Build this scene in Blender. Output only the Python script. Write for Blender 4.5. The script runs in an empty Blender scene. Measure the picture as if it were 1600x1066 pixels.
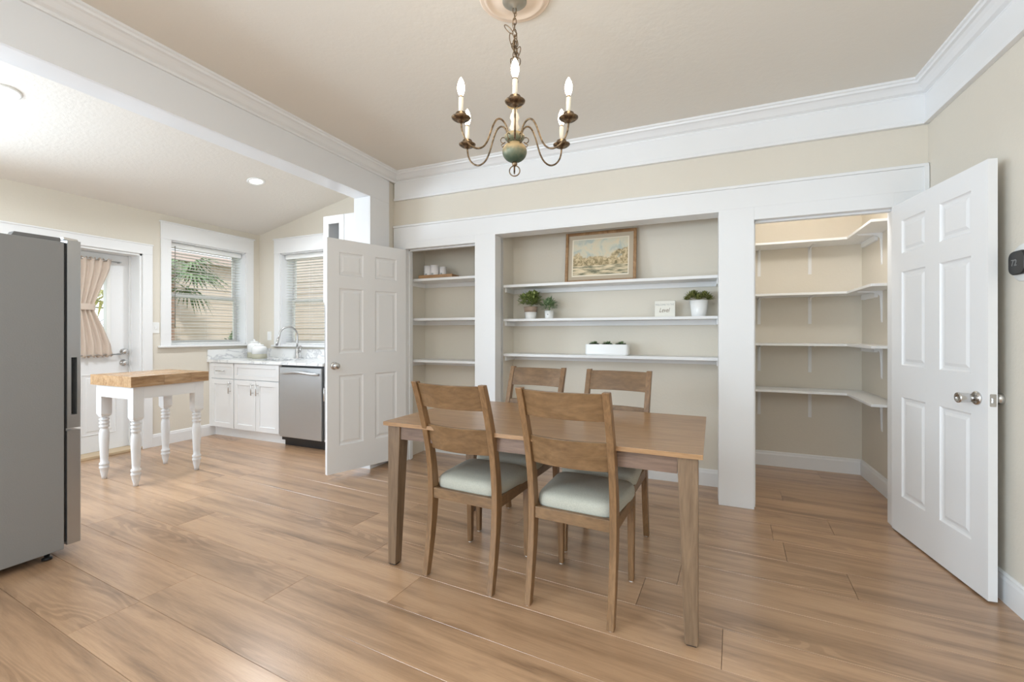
import bpy, math, random
from mathutils import Vector, Matrix
random.seed(7)
PI = math.pi
sc = bpy.context.scene
C = sc.collection

# ------------------------------------------------------------------ camera
cd = bpy.data.cameras.new('camera'); cam = bpy.data.objects.new('camera', cd); C.objects.link(cam)
cd.sensor_width = 36.0; cd.lens = 687.0 / 1600.0 * 36.0
cd.shift_y = -11.5 / 1600.0; cd.clip_start = 0.05; cd.clip_end = 200
cam.location = (0, 0, 1.235); cam.rotation_euler = (PI / 2, 0, math.radians(23.31))
sc.camera = cam

# ------------------------------------------------------------------ world, sun, added fill lights, exposure
w = bpy.data.worlds.new('world'); sc.world = w; w.use_nodes = True
bg = w.node_tree.nodes['Background']; bg.inputs[0].default_value = (0.86, 0.93, 1.0, 1); bg.inputs[1].default_value = 1.9
sun = bpy.data.lights.new('sun', 'SUN'); sun.energy = 2.0; sun.angle = 0.03; sun.color = (1.0, 0.95, 0.89)
so = bpy.data.objects.new('sun', sun); C.objects.link(so)
so.rotation_euler = Vector((-0.55, 0.35, -0.75)).to_track_quat('-Z', 'Y').to_euler()

def area(name, loc, direction, sx, sy, power, color=(1, 1, 1), spread=180):
    l = bpy.data.lights.new(name, 'AREA'); l.shape = 'RECTANGLE'; l.size = sx; l.size_y = sy
    l.energy = power; l.color = color; l.spread = math.radians(spread)
    o = bpy.data.objects.new(name, l); C.objects.link(o); o.location = loc
    o.rotation_euler = Vector(direction).to_track_quat('-Z', 'Y').to_euler()
    return o
COOL = (0.76, 0.92, 1.08)  # cool tint shared by the added fill lights
area('fill_behind_camera', (-1.0, -2.5, 1.35), (0.05, 1, 0.0), 3.2, 1.9, 10, COOL)  # added fill from behind the camera, the wall there has no window
area('fill_left_of_camera', (-2.65, -1.6, 1.30), (1.0, 0.45, 0.0), 1.6, 1.7, 66, COOL, 120)  # added fill aimed at the right wall and pantry, no window there
area('fill_kitchen_near', (-4.4, -2.5, 1.4), (0.0, 1, 0.05), 1.8, 1.6, 50, COOL)  # added fill for the kitchen, in front of a closed wall
area('fill_kitchen_side', (-5.38, 0.45, 1.55), (1, 0.14, 0.0), 2.0, 1.2, 110, COOL, 150)  # unseen fill added to send light across from the left, no window here
area('fill_down_behind_camera', (-0.9, -1.1, 2.74), (0, 0.1, -1), 2.6, 1.6, 42, COOL)  # added light below the ceiling, no fixture, brightens the floor
area('fill_up_dining', (-0.4, -1.2, 1.70), (0.0, 0.0, 1), 1.0, 1.0, 54, COOL)  # added upward fill that brightens the dining ceiling
area('fill_up_kitchen', (-4.3, -1.3, 1.70), (0.0, 0.0, 1), 1.7, 1.7, 36, COOL)  # added upward fill that brightens the kitchen ceiling

sc.view_settings.view_transform = 'Standard'; sc.view_settings.look = 'None'
sc.view_settings.gamma = 1.0; sc.view_settings.use_curve_mapping = False
sc.view_settings.exposure = -0.02
sc.cycles.use_denoising = True
sc.cycles.max_bounces = 10; sc.cycles.diffuse_bounces = 6; sc.cycles.transparent_max_bounces = 16
sc.cycles.sample_clamp_indirect = 6.0

# ------------------------------------------------------------------ material helpers
def newmat(name, color, rough=0.5, metal=0.0, spec=0.5, **kw):
    m = bpy.data.materials.new(name); m.use_nodes = True
    b = m.node_tree.nodes['Principled BSDF']
    b.inputs['Base Color'].default_value = (*color, 1); b.inputs['Roughness'].default_value = rough
    b.inputs['Metallic'].default_value = metal; b.inputs['Specular IOR Level'].default_value = spec
    for k, v in kw.items():
        b.inputs[k.replace('_', ' ')].default_value = v
    return m
def N(m, t, **kw):
    n = m.node_tree.nodes.new(t)
    for k, v in kw.items(): setattr(n, k, v)
    return n
def L(m, a, b): m.node_tree.links.new(a, b)
def bsdf(m): return m.node_tree.nodes['Principled BSDF']
def coords(m, kind='Object', scale=(1, 1, 1), rnd=0.0):
    tc = N(m, 'ShaderNodeTexCoord'); mp = N(m, 'ShaderNodeMapping'); mp.inputs['Scale'].default_value = scale
    src = tc.outputs[kind]
    if rnd:
        oi = N(m, 'ShaderNodeObjectInfo'); mu = N(m, 'ShaderNodeMath', operation='MULTIPLY'); mu.inputs[1].default_value = rnd
        L(m, oi.outputs['Random'], mu.inputs[0])
        va = N(m, 'ShaderNodeVectorMath', operation='ADD'); L(m, src, va.inputs[0]); L(m, mu.outputs[0], va.inputs[1]); src = va.outputs[0]
    L(m, src, mp.inputs[0]); return mp.outputs[0]
def noise(m, vec, scale=5, detail=3, rough=0.5, dist=0.0):
    n = N(m, 'ShaderNodeTexNoise'); n.inputs['Scale'].default_value = scale; n.inputs['Detail'].default_value = detail
    n.inputs['Roughness'].default_value = rough; n.inputs['Distortion'].default_value = dist
    L(m, vec, n.inputs['Vector']); return n
def ramp(m, fac, stops):
    r = N(m, 'ShaderNodeValToRGB'); e = r.color_ramp.elements
    while len(e) < len(stops): e.new(0.5)
    for i, (p, c) in enumerate(stops): e[i].position = p; e[i].color = (*c, 1) if len(c) == 3 else c
    L(m, fac, r.inputs[0]); return r.outputs[0]
def mix(m, a, b, fac, mode='MIX'):
    x = N(m, 'ShaderNodeMix', data_type='RGBA', blend_type=mode)
    for s, v in ((0, fac), (6, a), (7, b)):
        if hasattr(v, 'links') or hasattr(v, 'is_linked'): L(m, v, x.inputs[s])
        else: x.inputs[s].default_value = v if not isinstance(v, tuple) else ((*v, 1) if len(v) == 3 else v)
    return x.outputs[2]
def bump(m, h, strength=0.2, dist=0.01):
    b = N(m, 'ShaderNodeBump'); b.inputs['Strength'].default_value = strength; b.inputs['Distance'].default_value = dist
    L(m, h, b.inputs['Height']); L(m, b.outputs[0], bsdf(m).inputs['Normal'])

def paint_wall(name, col, bs=0.25, scale=55):
    m = newmat(name, col, 0.75, spec=0.25)
    n = noise(m, coords(m), scale, 3, 0.6); bump(m, n.outputs[0], bs, 0.004)
    return m
def wood(name, c0, c1, c2, sx, rough=0.4, grain=1.0, rnd=37.0, bs=0.08, coat=0.0):
    """sx = scale vector; the long axis of the grain has the small number"""
    m = newmat(name, c1, rough); 
    if coat: bsdf(m).inputs['Coat Weight'].default_value = coat; bsdf(m).inputs['Coat Roughness'].default_value = 0.25
    v = coords(m, scale=sx, rnd=rnd)
    n1 = noise(m, v, 3.0, 6, 0.65, 1.2); n2 = noise(m, v, 14.0, 3, 0.6)
    c = ramp(m, n1.outputs[0], [(0.30, c0), (0.5, c1), (0.72, c2)])
    d = ramp(m, n2.outputs[0], [(0.35, (0.72, 0.72, 0.72)), (0.6, (1, 1, 1))])
    o = mix(m, c, d, 0.6 * grain, 'MULTIPLY'); L(m, o, bsdf(m).inputs['Base Color']); bump(m, n2.outputs[0], bs, 0.002)
    return m

WALLC = (0.695, 0.645, 0.56)
M = {}
M['wall'] = paint_wall('wall_paint', WALLC)
M['ceiling'] = paint_wall('ceiling_paint', (0.75, 0.71, 0.645), 0.28, 32)
M['kitchen_ceiling'] = paint_wall('kitchen_ceiling_paint', (0.74, 0.70, 0.645), 0.6, 32)
M['trim'] = newmat('white_trim_paint', (0.79, 0.79, 0.79), 0.32)
M['trim_gloss'] = newmat('white_gloss_paint', (0.77, 0.775, 0.785), 0.22)
M['shelf'] = newmat('white_shelf_paint', (0.80, 0.80, 0.80), 0.4)
M['door'] = newmat('white_door_paint', (0.80, 0.80, 0.80), 0.38)
M['cabinet'] = newmat('white_cabinet_paint', (0.80, 0.80, 0.80), 0.35)
M['chrome'] = newmat('satin_nickel', (0.62, 0.61, 0.60), 0.22, 1.0)
M['dark'] = newmat('black_plastic', (0.012, 0.012, 0.013), 0.35)
M['subfloor'] = newmat('dark_gap', (0.03, 0.03, 0.03), 0.8)
M['white_plastic'] = newmat('white_plastic', (0.82, 0.82, 0.80), 0.35)
M['slat'] = newmat('blind_slat_white', (0.70, 0.69, 0.67), 0.5)
M['ceramic'] = newmat('white_ceramic', (0.85, 0.85, 0.84), 0.18)
M['jar_base'] = newmat('sage_unglazed_base', (0.42, 0.40, 0.31), 0.7)
M['bulb'] = newmat('lit_bulb', (1, 0.9, 0.75), 0.3); b = bsdf(M['bulb'])
b.inputs['Emission Color'].default_value = (1, 0.86, 0.66, 1); b.inputs['Emission Strength'].default_value = 26
M['downlight'] = newmat('lit_downlight', (1, 1, 1), 0.3); b = bsdf(M['downlight'])
b.inputs['Emission Color'].default_value = (1, 0.96, 0.9, 1); b.inputs['Emission Strength'].default_value = 14
M['sleeve'] = newmat('cream_candle_sleeve', (0.86, 0.78, 0.64), 0.5)
M['felt'] = newmat('white_felt_pad', (0.85, 0.85, 0.83), 0.9)
M['rod'] = newmat('curtain_rod_metal', (0.55, 0.55, 0.55), 0.3, 1.0)

# aged brass of the chandelier
m = newmat('aged_brass', (0.30, 0.20, 0.11), 0.38, 0.9); n = noise(m, coords(m), 60, 3)
L(m, ramp(m, n.outputs[0], [(0.35, (0.10, 0.07, 0.045)), (0.6, (0.30, 0.21, 0.125))]), bsdf(m).inputs['Base Color']); M['brass'] = m
# verdigris: green turning to gold at the upper part
m = newmat('verdigris', (0.2, 0.26, 0.2), 0.45, 0.25); v = coords(m); sx = N(m, 'ShaderNodeSeparateXYZ'); L(m, v, sx.inputs[0])
mr = N(m, 'ShaderNodeMapRange'); mr.inputs[1].default_value = -0.05; mr.inputs[2].default_value = 0.05; L(m, sx.outputs[2], mr.inputs[0])
n = noise(m, v, 45, 4); ad = N(m, 'ShaderNodeMath', operation='MULTIPLY_ADD'); L(m, n.outputs[0], ad.inputs[0]); ad.inputs[1].default_value = 0.5
L(m, mr.outputs[0], ad.inputs[2])
L(m, ramp(m, ad.outputs[0], [(0.35, (0.07, 0.11, 0.075)), (0.66, (0.19, 0.19, 0.12)), (0.92, (0.52, 0.37, 0.19))]), bsdf(m).inputs['Base Color']); M['verdigris'] = m
# medallion
M['medallion'] = newmat('cream_plaster', (0.80, 0.66, 0.53), 0.5)

# floor planks: oak with soft streaks, patches of cathedral grain, dark knots and open pores
m = newmat('oak_plank', (0.34, 0.2, 0.12), 0.30, spec=0.85)
bsdf(m).inputs['Coat Weight'].default_value = 0.35; bsdf(m).inputs['Coat Roughness'].default_value = 0.22
v = coords(m, scale=(0.6, 9.5, 1), rnd=53.0); n1 = noise(m, v, 1.2, 7, 0.68, 0.25)
base = ramp(m, n1.outputs[0], [(0.28, (0.20, 0.116, 0.064)), (0.40, (0.35, 0.210, 0.118)), (0.54, (0.485, 0.300, 0.174)), (0.78, (0.57, 0.365, 0.216))])
v2 = coords(m, scale=(0.42, 3.4, 1), rnd=91.0); n2 = noise(m, v2, 1.5, 2, 0.5, 0.15)
wv = N(m, 'ShaderNodeMath', operation='MULTIPLY'); L(m, n2.outputs[0], wv.inputs[0]); wv.inputs[1].default_value = 150
sn = N(m, 'ShaderNodeMath', operation='SINE'); L(m, wv.outputs[0], sn.inputs[0])
rg = ramp(m, sn.outputs[0], [(0.0, (0.74, 0.71, 0.68)), (0.45, (1, 1, 1))])
vm = coords(m, scale=(0.5, 2.6, 1), rnd=67.0); nm = noise(m, vm, 1.3, 1, 0.5); msk = ramp(m, nm.outputs[0], [(0.56, (0, 0, 0)), (0.64, (1, 1, 1))])
mm = N(m, 'ShaderNodeMath', operation='MULTIPLY'); L(m, msk, mm.inputs[0]); mm.inputs[1].default_value = 0.8
v3 = coords(m, scale=(1.5, 9.0, 1), rnd=17.0); n3 = noise(m, v3, 1.1, 4, 0.65, 0.5)
kn = ramp(m, n3.outputs[0], [(0.25, (0.46, 0.43, 0.42)), (0.40, (1, 1, 1))])
v4 = coords(m, scale=(7, 170, 1), rnd=29.0); n4 = noise(m, v4, 1.5, 3, 0.6)
fg = ramp(m, n4.outputs[0], [(0.35, (0.86, 0.85, 0.84)), (0.6, (1, 1, 1))])
o = mix(m, base, rg, mm.outputs[0], 'MULTIPLY'); o = mix(m, o, kn, 0.8, 'MULTIPLY'); o = mix(m, o, fg, 0.7, 'MULTIPLY')
oi = N(m, 'ShaderNodeObjectInfo'); tint = ramp(m, oi.outputs['Random'], [(0.0, (0.90, 0.885, 0.87)), (0.5, (1.0, 1.0, 1.0)), (1.0, (1.07, 1.06, 1.05))])
o = mix(m, o, tint, 1.0, 'MULTIPLY'); L(m, o, bsdf(m).inputs['Base Color'])
v5 = coords(m, scale=(60, 160, 1), rnd=41.0); n5 = noise(m, v5, 1.6, 2, 0.5)
add = N(m, 'ShaderNodeMath', operation='ADD'); L(m, n4.outputs[0], add.inputs[0]); L(m, n5.outputs[0], add.inputs[1]); bump(m, add.outputs[0], 0.22, 0.0012)
M['plank'] = m

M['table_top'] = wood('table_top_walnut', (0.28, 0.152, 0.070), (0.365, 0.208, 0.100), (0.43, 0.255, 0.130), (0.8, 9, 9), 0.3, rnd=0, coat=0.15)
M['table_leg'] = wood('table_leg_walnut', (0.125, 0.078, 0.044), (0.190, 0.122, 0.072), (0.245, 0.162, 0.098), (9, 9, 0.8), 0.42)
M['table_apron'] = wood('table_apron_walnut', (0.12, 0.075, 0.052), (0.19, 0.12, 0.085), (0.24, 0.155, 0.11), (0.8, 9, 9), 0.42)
M['chair_v'] = wood('chair_wood_upright', (0.150, 0.080, 0.034), (0.225, 0.122, 0.053), (0.29, 0.165, 0.076), (10, 10, 1.0), 0.4)
M['chair_h'] = wood('chair_wood_across', (0.140, 0.076, 0.032), (0.200, 0.112, 0.050), (0.255, 0.150, 0.072), (1.6, 4, 5), 0.4)
M['butcher'] = wood('butcher_block_maple', (0.27, 0.14, 0.06), (0.42, 0.25, 0.12), (0.56, 0.37, 0.20), (8, 1.0, 8), 0.26, rnd=80)
M['tray'] = wood('tray_oak', (0.30, 0.15, 0.06), (0.42, 0.23, 0.10), (0.5, 0.3, 0.14), (1, 8, 8), 0.45)
M['frame'] = wood('picture_frame_wood', (0.22, 0.11, 0.04), (0.36, 0.20, 0.09), (0.46, 0.28, 0.14), (3, 3, 3), 0.4)
# linen seat fabric
m = newmat('seat_linen', (0.47, 0.47, 0.42), 0.85, spec=0.2); v = coords(m, scale=(1, 1, 1)); n = noise(m, v, 420, 2, 0.6)
L(m, ramp(m, n.outputs[0], [(0.35, (0.37, 0.365, 0.31)), (0.65, (0.50, 0.49, 0.42))]), bsdf(m).inputs['Base Color']); bump(m, n.outputs[0], 0.3, 0.0015); M['linen'] = m
# curtain
m = newmat('curtain_cotton', (0.60, 0.50, 0.42), 0.9, spec=0.1); n = noise(m, coords(m), 200, 2); bump(m, n.outputs[0], 0.15, 0.001); M['curtain'] = m
# stainless and fridge side
def steel(name, col, rough, sc3):
    m = newmat(name, col, rough, 1.0); n = noise(m, coords(m, scale=sc3), 3.0, 4, 0.6)
    L(m, ramp(m, n.outputs[0], [(0.3, (rough * .75,) * 3), (0.7, (rough * 1.3,) * 3)]), bsdf(m).inputs['Roughness']); return m
M['steel'] = newmat('brushed_stainless', (0.52, 0.525, 0.53), 0.36, 0.75)
M['steel_v'] = newmat('brushed_stainless_door', (0.46, 0.465, 0.47), 0.28, 0.8)
m = newmat('fridge_side_grey', (0.27, 0.27, 0.27), 0.42, 0.2); n = noise(m, coords(m), 160, 2); bump(m, n.outputs[0], 0.25, 0.002); M['fridge_side'] = m
# marble
m = newmat('white_marble', (0.78, 0.78, 0.78), 0.15); v = coords(m); n = noise(m, v, 2.2, 8, 0.6, 1.6)
L(m, ramp(m, n.outputs[0], [(0.0, (0.80, 0.80, 0.79)), (0.46, (0.80, 0.80, 0.79)), (0.5, (0.56, 0.56, 0.575)), (0.54, (0.80, 0.80, 0.79)), (1, (0.74, 0.74, 0.74))]), bsdf(m).inputs['Base Color']); M['marble'] = m
# window glass: see-through with a faint reflection
m = bpy.data.materials.new('window_glass'); m.use_nodes = True; nt = m.node_tree; nt.nodes.remove(nt.nodes['Principled BSDF'])
tr = nt.nodes.new('ShaderNodeBsdfTransparent'); gl = nt.nodes.new('ShaderNodeBsdfGlossy'); gl.inputs['Roughness'].default_value = 0.02
fr = nt.nodes.new('ShaderNodeFresnel'); fr.inputs[0].default_value = 1.4; mx = nt.nodes.new('ShaderNodeMixShader')
nt.links.new(fr.outputs[0], mx.inputs[0]); nt.links.new(tr.outputs[0], mx.inputs[1]); nt.links.new(gl.outputs[0], mx.inputs[2])
nt.links.new(mx.outputs[0], nt.nodes['Material Output'].inputs[0]); M['glass'] = m
M['jar_glass'] = m
# leaves
def leafmat(name, a, b_, c):
    m = newmat(name, a, 0.5); n = noise(m, coords(m), 70, 2)
    L(m, ramp(m, n.outputs[0], [(0.3, a), (0.5, b_), (0.7, c)]), bsdf(m).inputs['Base Color']); return m
M['leaf_a'] = leafmat('leaf_green', (0.09, 0.14, 0.03), (0.24, 0.31, 0.09), (0.48, 0.52, 0.22))
M['leaf_b'] = leafmat('leaf_bluegreen', (0.08, 0.15, 0.07), (0.20, 0.30, 0.14), (0.42, 0.50, 0.30))
M['leaf_c'] = leafmat('leaf_succulent', (0.07, 0.09, 0.02), (0.20, 0.21, 0.06), (0.38, 0.37, 0.15))
M['leaf_d'] = leafmat('palm_green', (0.05, 0.11, 0.045), (0.13, 0.22, 0.10), (0.34, 0.40, 0.18))
M['leaf_e'] = leafmat('palm_olive', (0.12, 0.13, 0.03), (0.28, 0.27, 0.06), (0.50, 0.48, 0.16))
M['taupe'] = newmat('taupe_band', (0.36, 0.27, 0.21), 0.7)
M['soil'] = newmat('dark_moss', (0.02, 0.025, 0.012), 0.9)
# exterior
m = newmat('beige_siding', (0.66, 0.575, 0.495), 0.6); M['siding'] = m
M['eave'] = newmat('pale_roof_edge', (0.62, 0.50, 0.46), 0.6)
M['roof'] = newmat('roof_shingle', (0.35, 0.33, 0.31), 0.8)
m = newmat('red_brick', (0.4, 0.2, 0.15), 0.8); bt = N(m, 'ShaderNodeTexBrick'); L(m, coords(m), bt.inputs['Vector'])
bt.inputs['Scale'].default_value = 4; bt.inputs['Color1'].default_value = (0.42, 0.22, 0.15, 1); bt.inputs['Color2'].default_value = (0.50, 0.30, 0.22, 1); bt.inputs['Mortar'].default_value = (0.5, 0.45, 0.4, 1)
L(m, bt.outputs[0], bsdf(m).inputs['Base Color']); M['brick'] = m
m = newmat('lawn', (0.2, 0.28, 0.06), 0.9); n = noise(m, coords(m), 9, 6, 0.7)
L(m, ramp(m, n.outputs[0], [(0.3, (0.12, 0.19, 0.04)), (0.7, (0.34, 0.40, 0.12))]), bsdf(m).inputs['Base Color']); M['lawn'] = m
M['fence'] = wood('weathered_fence', (0.25, 0.2, 0.15), (0.40, 0.33, 0.26), (0.5, 0.44, 0.36), (8, 8, 1), 0.8)
M['trunk'] = newmat('palm_trunk', (0.22, 0.16, 0.10), 0.9)
M['threshold'] = newmat('tan_threshold', (0.55, 0.42, 0.27), 0.5)
M['closet_lamp'] = newmat('lit_closet_globe', (1, 1, 1), 0.3); b = bsdf(M['closet_lamp'])
b.inputs['Emission Color'].default_value = (0.95, 0.95, 0.95, 1); b.inputs['Emission Strength'].default_value = 84

# watercolour picture: sky washes, a band of trees, a dark pond
m = newmat('watercolour_print', (0.8, 0.7, 0.5), 0.6); v = coords(m); sp = N(m, 'ShaderNodeSeparateXYZ'); L(m, v, sp.inputs[0])
ns = noise(m, v, 9, 5, 0.6, 0.8)
sky = ramp(m, ns.outputs[0], [(0.35, (0.70, 0.58, 0.40)), (0.5, (0.62, 0.58, 0.45)), (0.62, (0.44, 0.48, 0.43))])
nt_ = noise(m, v, 14, 4, 0.6); crown = N(m, 'ShaderNodeMath', operation='MULTIPLY_ADD'); L(m, nt_.outputs[0], crown.inputs[0]); crown.inputs[1].default_value = 0.30; crown.inputs[2].default_value = -0.15
nb = noise(m, v, 5.5, 1, 0.5); c2 = N(m, 'ShaderNodeMath', operation='MULTIPLY_ADD'); L(m, nb.outputs[0], c2.inputs[0]); c2.inputs[1].default_value = 0.55; L(m, crown.outputs[0], c2.inputs[2])
c3 = N(m, 'ShaderNodeMath', operation='SUBTRACT'); L(m, c2.outputs[0], c3.inputs[0]); L(m, sp.outputs[2], c3.inputs[1])
tm = ramp(m, c3.outputs[0], [(0.235, (0, 0, 0)), (0.275, (1, 1, 1))])
nd = noise(m, v, 38, 4, 0.6, 0.8)
trees = ramp(m, nd.outputs[0], [(0.30, (0.16, 0.14, 0.07)), (0.44, (0.36, 0.27, 0.14)), (0.55, (0.55, 0.43, 0.25)), (0.70, (0.72, 0.58, 0.36))])
ground = ramp(m, sp.outputs[2], [(-1.0, (1, 1, 1)), (1.0, (0, 0, 0))])
gm = N(m, 'ShaderNodeMath', operation='LESS_THAN'); L(m, sp.outputs[2], gm.inputs[0]); gm.inputs[1].default_value = -0.075
nw = noise(m, coords(m, scale=(4, 1, 26)), 2.0, 4, 0.6)
pond = ramp(m, nw.outputs[0], [(0.40, (0.16, 0.16, 0.10)), (0.5, (0.50, 0.42, 0.27)), (0.6, (0.75, 0.62, 0.42))])
o = mix(m, sky, trees, tm); o = mix(m, o, pond, gm.outputs[0]); L(m, o, bsdf(m).inputs['Base Color']); M['print'] = m
M['mat'] = newmat('tan_picture_mat', (0.50, 0.41, 0.30), 0.7); M['mat_white'] = newmat('cream_paper', (0.80, 0.72, 0.58), 0.7)
M['ink_grey'] = newmat('grey_lettering', (0.45, 0.47, 0.46), 0.7); M['ink_brown'] = newmat('taupe_lettering', (0.26, 0.21, 0.16), 0.7)
M['sign'] = newmat('cream_sign_block', (0.80, 0.78, 0.71), 0.6)
M['screen_grey'] = newmat('grey_display_digits', (0.25, 0.25, 0.25), 0.5)

# ------------------------------------------------------------------ geometry helpers
OFF = {}        # offset of each part in the space of its thing
class MB:
    def __init__(s): s.v = []; s.f = []; s.sm = []
    def add(s, vs, fs, smooth=False):
        k = len(s.v); s.v += [tuple(p) for p in vs]; s.f += [tuple(i + k for i in f) for f in fs]; s.sm += [smooth] * len(fs); return s
    def box(s, x0, x1, y0, y1, z0, z1):
        x0, x1 = min(x0, x1), max(x0, x1); y0, y1 = min(y0, y1), max(y0, y1); z0, z1 = min(z0, z1), max(z0, z1)
        return s.add([(x, y, z) for z in (z0, z1) for y in (y0, y1) for x in (x0, x1)],
                     [(0, 2, 3, 1), (4, 5, 7, 6), (0, 1, 5, 4), (2, 6, 7, 3), (0, 4, 6, 2), (1, 3, 7, 5)])
    def hexa(s, b, t):            # four bottom points ccw, four top points
        return s.add(list(b) + list(t), [(3, 2, 1, 0), (4, 5, 6, 7), (0, 1, 5, 4), (1, 2, 6, 5), (2, 3, 7, 6), (3, 0, 4, 7)])
    def prism(s, pts, a0, a1, axis='z'):
        n = len(pts)
        def P(p, a):
            return (p[0], p[1], a) if axis == 'z' else ((a, p[0], p[1]) if axis == 'x' else (p[0], a, p[1]))
        vs = [P(p, a0) for p in pts] + [P(p, a1) for p in pts]
        fs = [tuple(range(n))[::-1], tuple(range(n, 2 * n))] + [(i, (i + 1) % n, n + (i + 1) % n, n + i) for i in range(n)]
        return s.add(vs, fs)
    def lathe(s, prof, c=(0, 0, 0), n=20, axis='z', smooth=True):
        vs = []; fs = []
        for r, h in prof:
            for k in range(n):
                a = 2 * PI * k / n; x, y = r * math.cos(a), r * math.sin(a)
                p = (x, y, h) if axis == 'z' else ((h, x, y) if axis == 'x' else (y, h, x))
                vs.append((p[0] + c[0], p[1] + c[1], p[2] + c[2]))
        for j in range(len(prof) - 1):
            for k in range(n):
                fs.append((j * n + k, j * n + (k + 1) % n, (j + 1) * n + (k + 1) % n, (j + 1) * n + k))
        fs.append(tuple(range(n))[::-1]); e = (len(prof) - 1) * n; fs.append(tuple(range(e, e + n)))
        return s.add(vs, fs, smooth)
    def tube(s, pts, r, n=8, closed=False, smooth=True):
        pts = [Vector(p) for p in pts]; m = len(pts); rs = r if isinstance(r, (list, tuple)) else [r] * m
        vs = []; up = None
        for i, p in enumerate(pts):
            a = pts[(i - 1) % m] if (closed or i > 0) else p; b_ = pts[(i + 1) % m] if (closed or i < m - 1) else p
            t = (b_ - a).normalized()
            if up is None: up = t.orthogonal().normalized()
            up = (up - t * up.dot(t)); up = up.normalized() if up.length > 1e-6 else t.orthogonal().normalized()
            sd = t.cross(up)
            for k in range(n):
                g = 2 * PI * k / n; vs.append(p + (up * math.cos(g) + sd * math.sin(g)) * rs[i])
        fs = []
        for i in range(m if closed else m - 1):
            j = (i + 1) % m
            for k in range(n): fs.append((i * n + k, i * n + (k + 1) % n, j * n + (k + 1) % n, j * n + k))
        if not closed: fs += [tuple(range(n))[::-1], tuple(range((m - 1) * n, m * n))]
        return s.add(vs, fs, smooth)
    def sphere(s, c, rx, ry=None, rz=None, n=16, m=10):
        ry = ry or rx; rz = rz or rx
        prof = [(max(math.sin(PI * j / m), 0.002), -math.cos(PI * j / m)) for j in range(m + 1)]
        t = MB().lathe(prof, n=n); return s.add([(x * rx + c[0], y * ry + c[1], z * rz + c[2]) for x, y, z in t.v], t.f, True)
    def rings(s, rings, smooth=True):      # list of equal-length loops, capped
        n = len(rings[0]); vs = [p for r in rings for p in r]; fs = []
        for j in range(len(rings) - 1):
            for k in range(n): fs.append((j * n + k, j * n + (k + 1) % n, (j + 1) * n + (k + 1) % n, (j + 1) * n + k))
        fs += [tuple(range(n))[::-1], tuple(range((len(rings) - 1) * n, len(rings) * n))]
        return s.add(vs, fs, smooth)
    def xf(s, mtx): s.v = [tuple(mtx @ Vector(p)) for p in s.v]; return s
    def build(s, name, mat, parent=None, bevel=0.0, world=False, seg=2, kind=None, label=None):
        v = s.v
        if world and parent is not None:
            r = parent
            while r.parent: r = r.parent
            v = [(p[0] - r.location[0], p[1] - r.location[1], p[2] - r.location[2]) for p in v]
        xs = [min(p[i] for p in v) for i in range(3)]; ys = [max(p[i] for p in v) for i in range(3)]
        c = [(xs[i] + ys[i]) / 2 for i in range(3)]
        me = bpy.data.meshes.new(name); me.from_pydata([(p[0] - c[0], p[1] - c[1], p[2] - c[2]) for p in v], [], s.f)
        me.polygons.foreach_set('use_smooth', s.sm); me.materials.append(mat); me.update()
        o = bpy.data.objects.new(name, me); C.objects.link(o)
        po = OFF.get(parent.name, (0, 0, 0)) if parent else (0, 0, 0)
        o.parent = parent; o.location = [c[i] - po[i] for i in range(3)]; OFF[o.name] = c
        if bevel:
            bv = o.modifiers.new('bevel', 'BEVEL'); bv.width = bevel; bv.segments = seg; bv.limit_method = 'ANGLE'; bv.angle_limit = 0.7
            bv.harden_normals = False
        if kind: o['kind'] = kind
        if label: o['label'] = label
        return o
def tag(o, label, cat, group=None, kind=None):
    o['label'] = label; o['category'] = cat
    if group: o['group'] = group
    if kind: o['kind'] = kind
    return o
def thing(name, label, cat, loc=(0, 0, 0), rz=0.0, group=None, kind=None):
    o = bpy.data.objects.new(name, None); C.objects.link(o); o.location = loc; o.rotation_euler = (0, 0, rz)
    o.empty_display_size = 0.1; OFF[o.name] = (0, 0, 0)
    return tag(o, label, cat, group, kind)
def struct(name, mb, mat, bevel=0.0):
    o = mb.build(name, mat, None, bevel); o['kind'] = 'structure'; return o
def kids(o): return [x for x in bpy.data.objects if x.parent == o]
def copy_tree(o, parent=None, cm=None):
    cm = cm or {}
    c = o.copy(); C.objects.link(c); c.parent = parent
    for ch in kids(o): copy_tree(ch, c)
    return c
def rrect(x0, x1, y0, y1, r, n=5):
    pts = []
    for cx, cy, a0 in ((x1 - r, y1 - r, 0), (x0 + r, y1 - r, 90), (x0 + r, y0 + r, 180), (x1 - r, y0 + r, 270)):
        for k in range(n + 1):
            a = math.radians(a0 + 90 * k / n); pts.append((cx + r * math.cos(a), cy + r * math.sin(a)))
    return pts
def text(body, size, mat, name, parent, loc, rot, extrude=0.0006, shear=0.0, sx=1.0):
    cu = bpy.data.curves.new(name, 'FONT'); cu.body = body; cu.size = size; cu.extrude = extrude; cu.shear = shear
    cu.align_x = 'CENTER'; cu.align_y = 'CENTER'; cu.materials.append(mat)
    tmp = bpy.data.objects.new(name, cu); C.objects.link(tmp); bpy.context.view_layer.update()
    me = bpy.data.meshes.new_from_object(tmp.evaluated_get(bpy.context.evaluated_depsgraph_get())); bpy.data.objects.remove(tmp)
    o = bpy.data.objects.new(name, me); C.objects.link(o); o.parent = parent; o.location = loc; o.rotation_euler = rot; o.scale = (sx, 1, 1)
    return o

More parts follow.
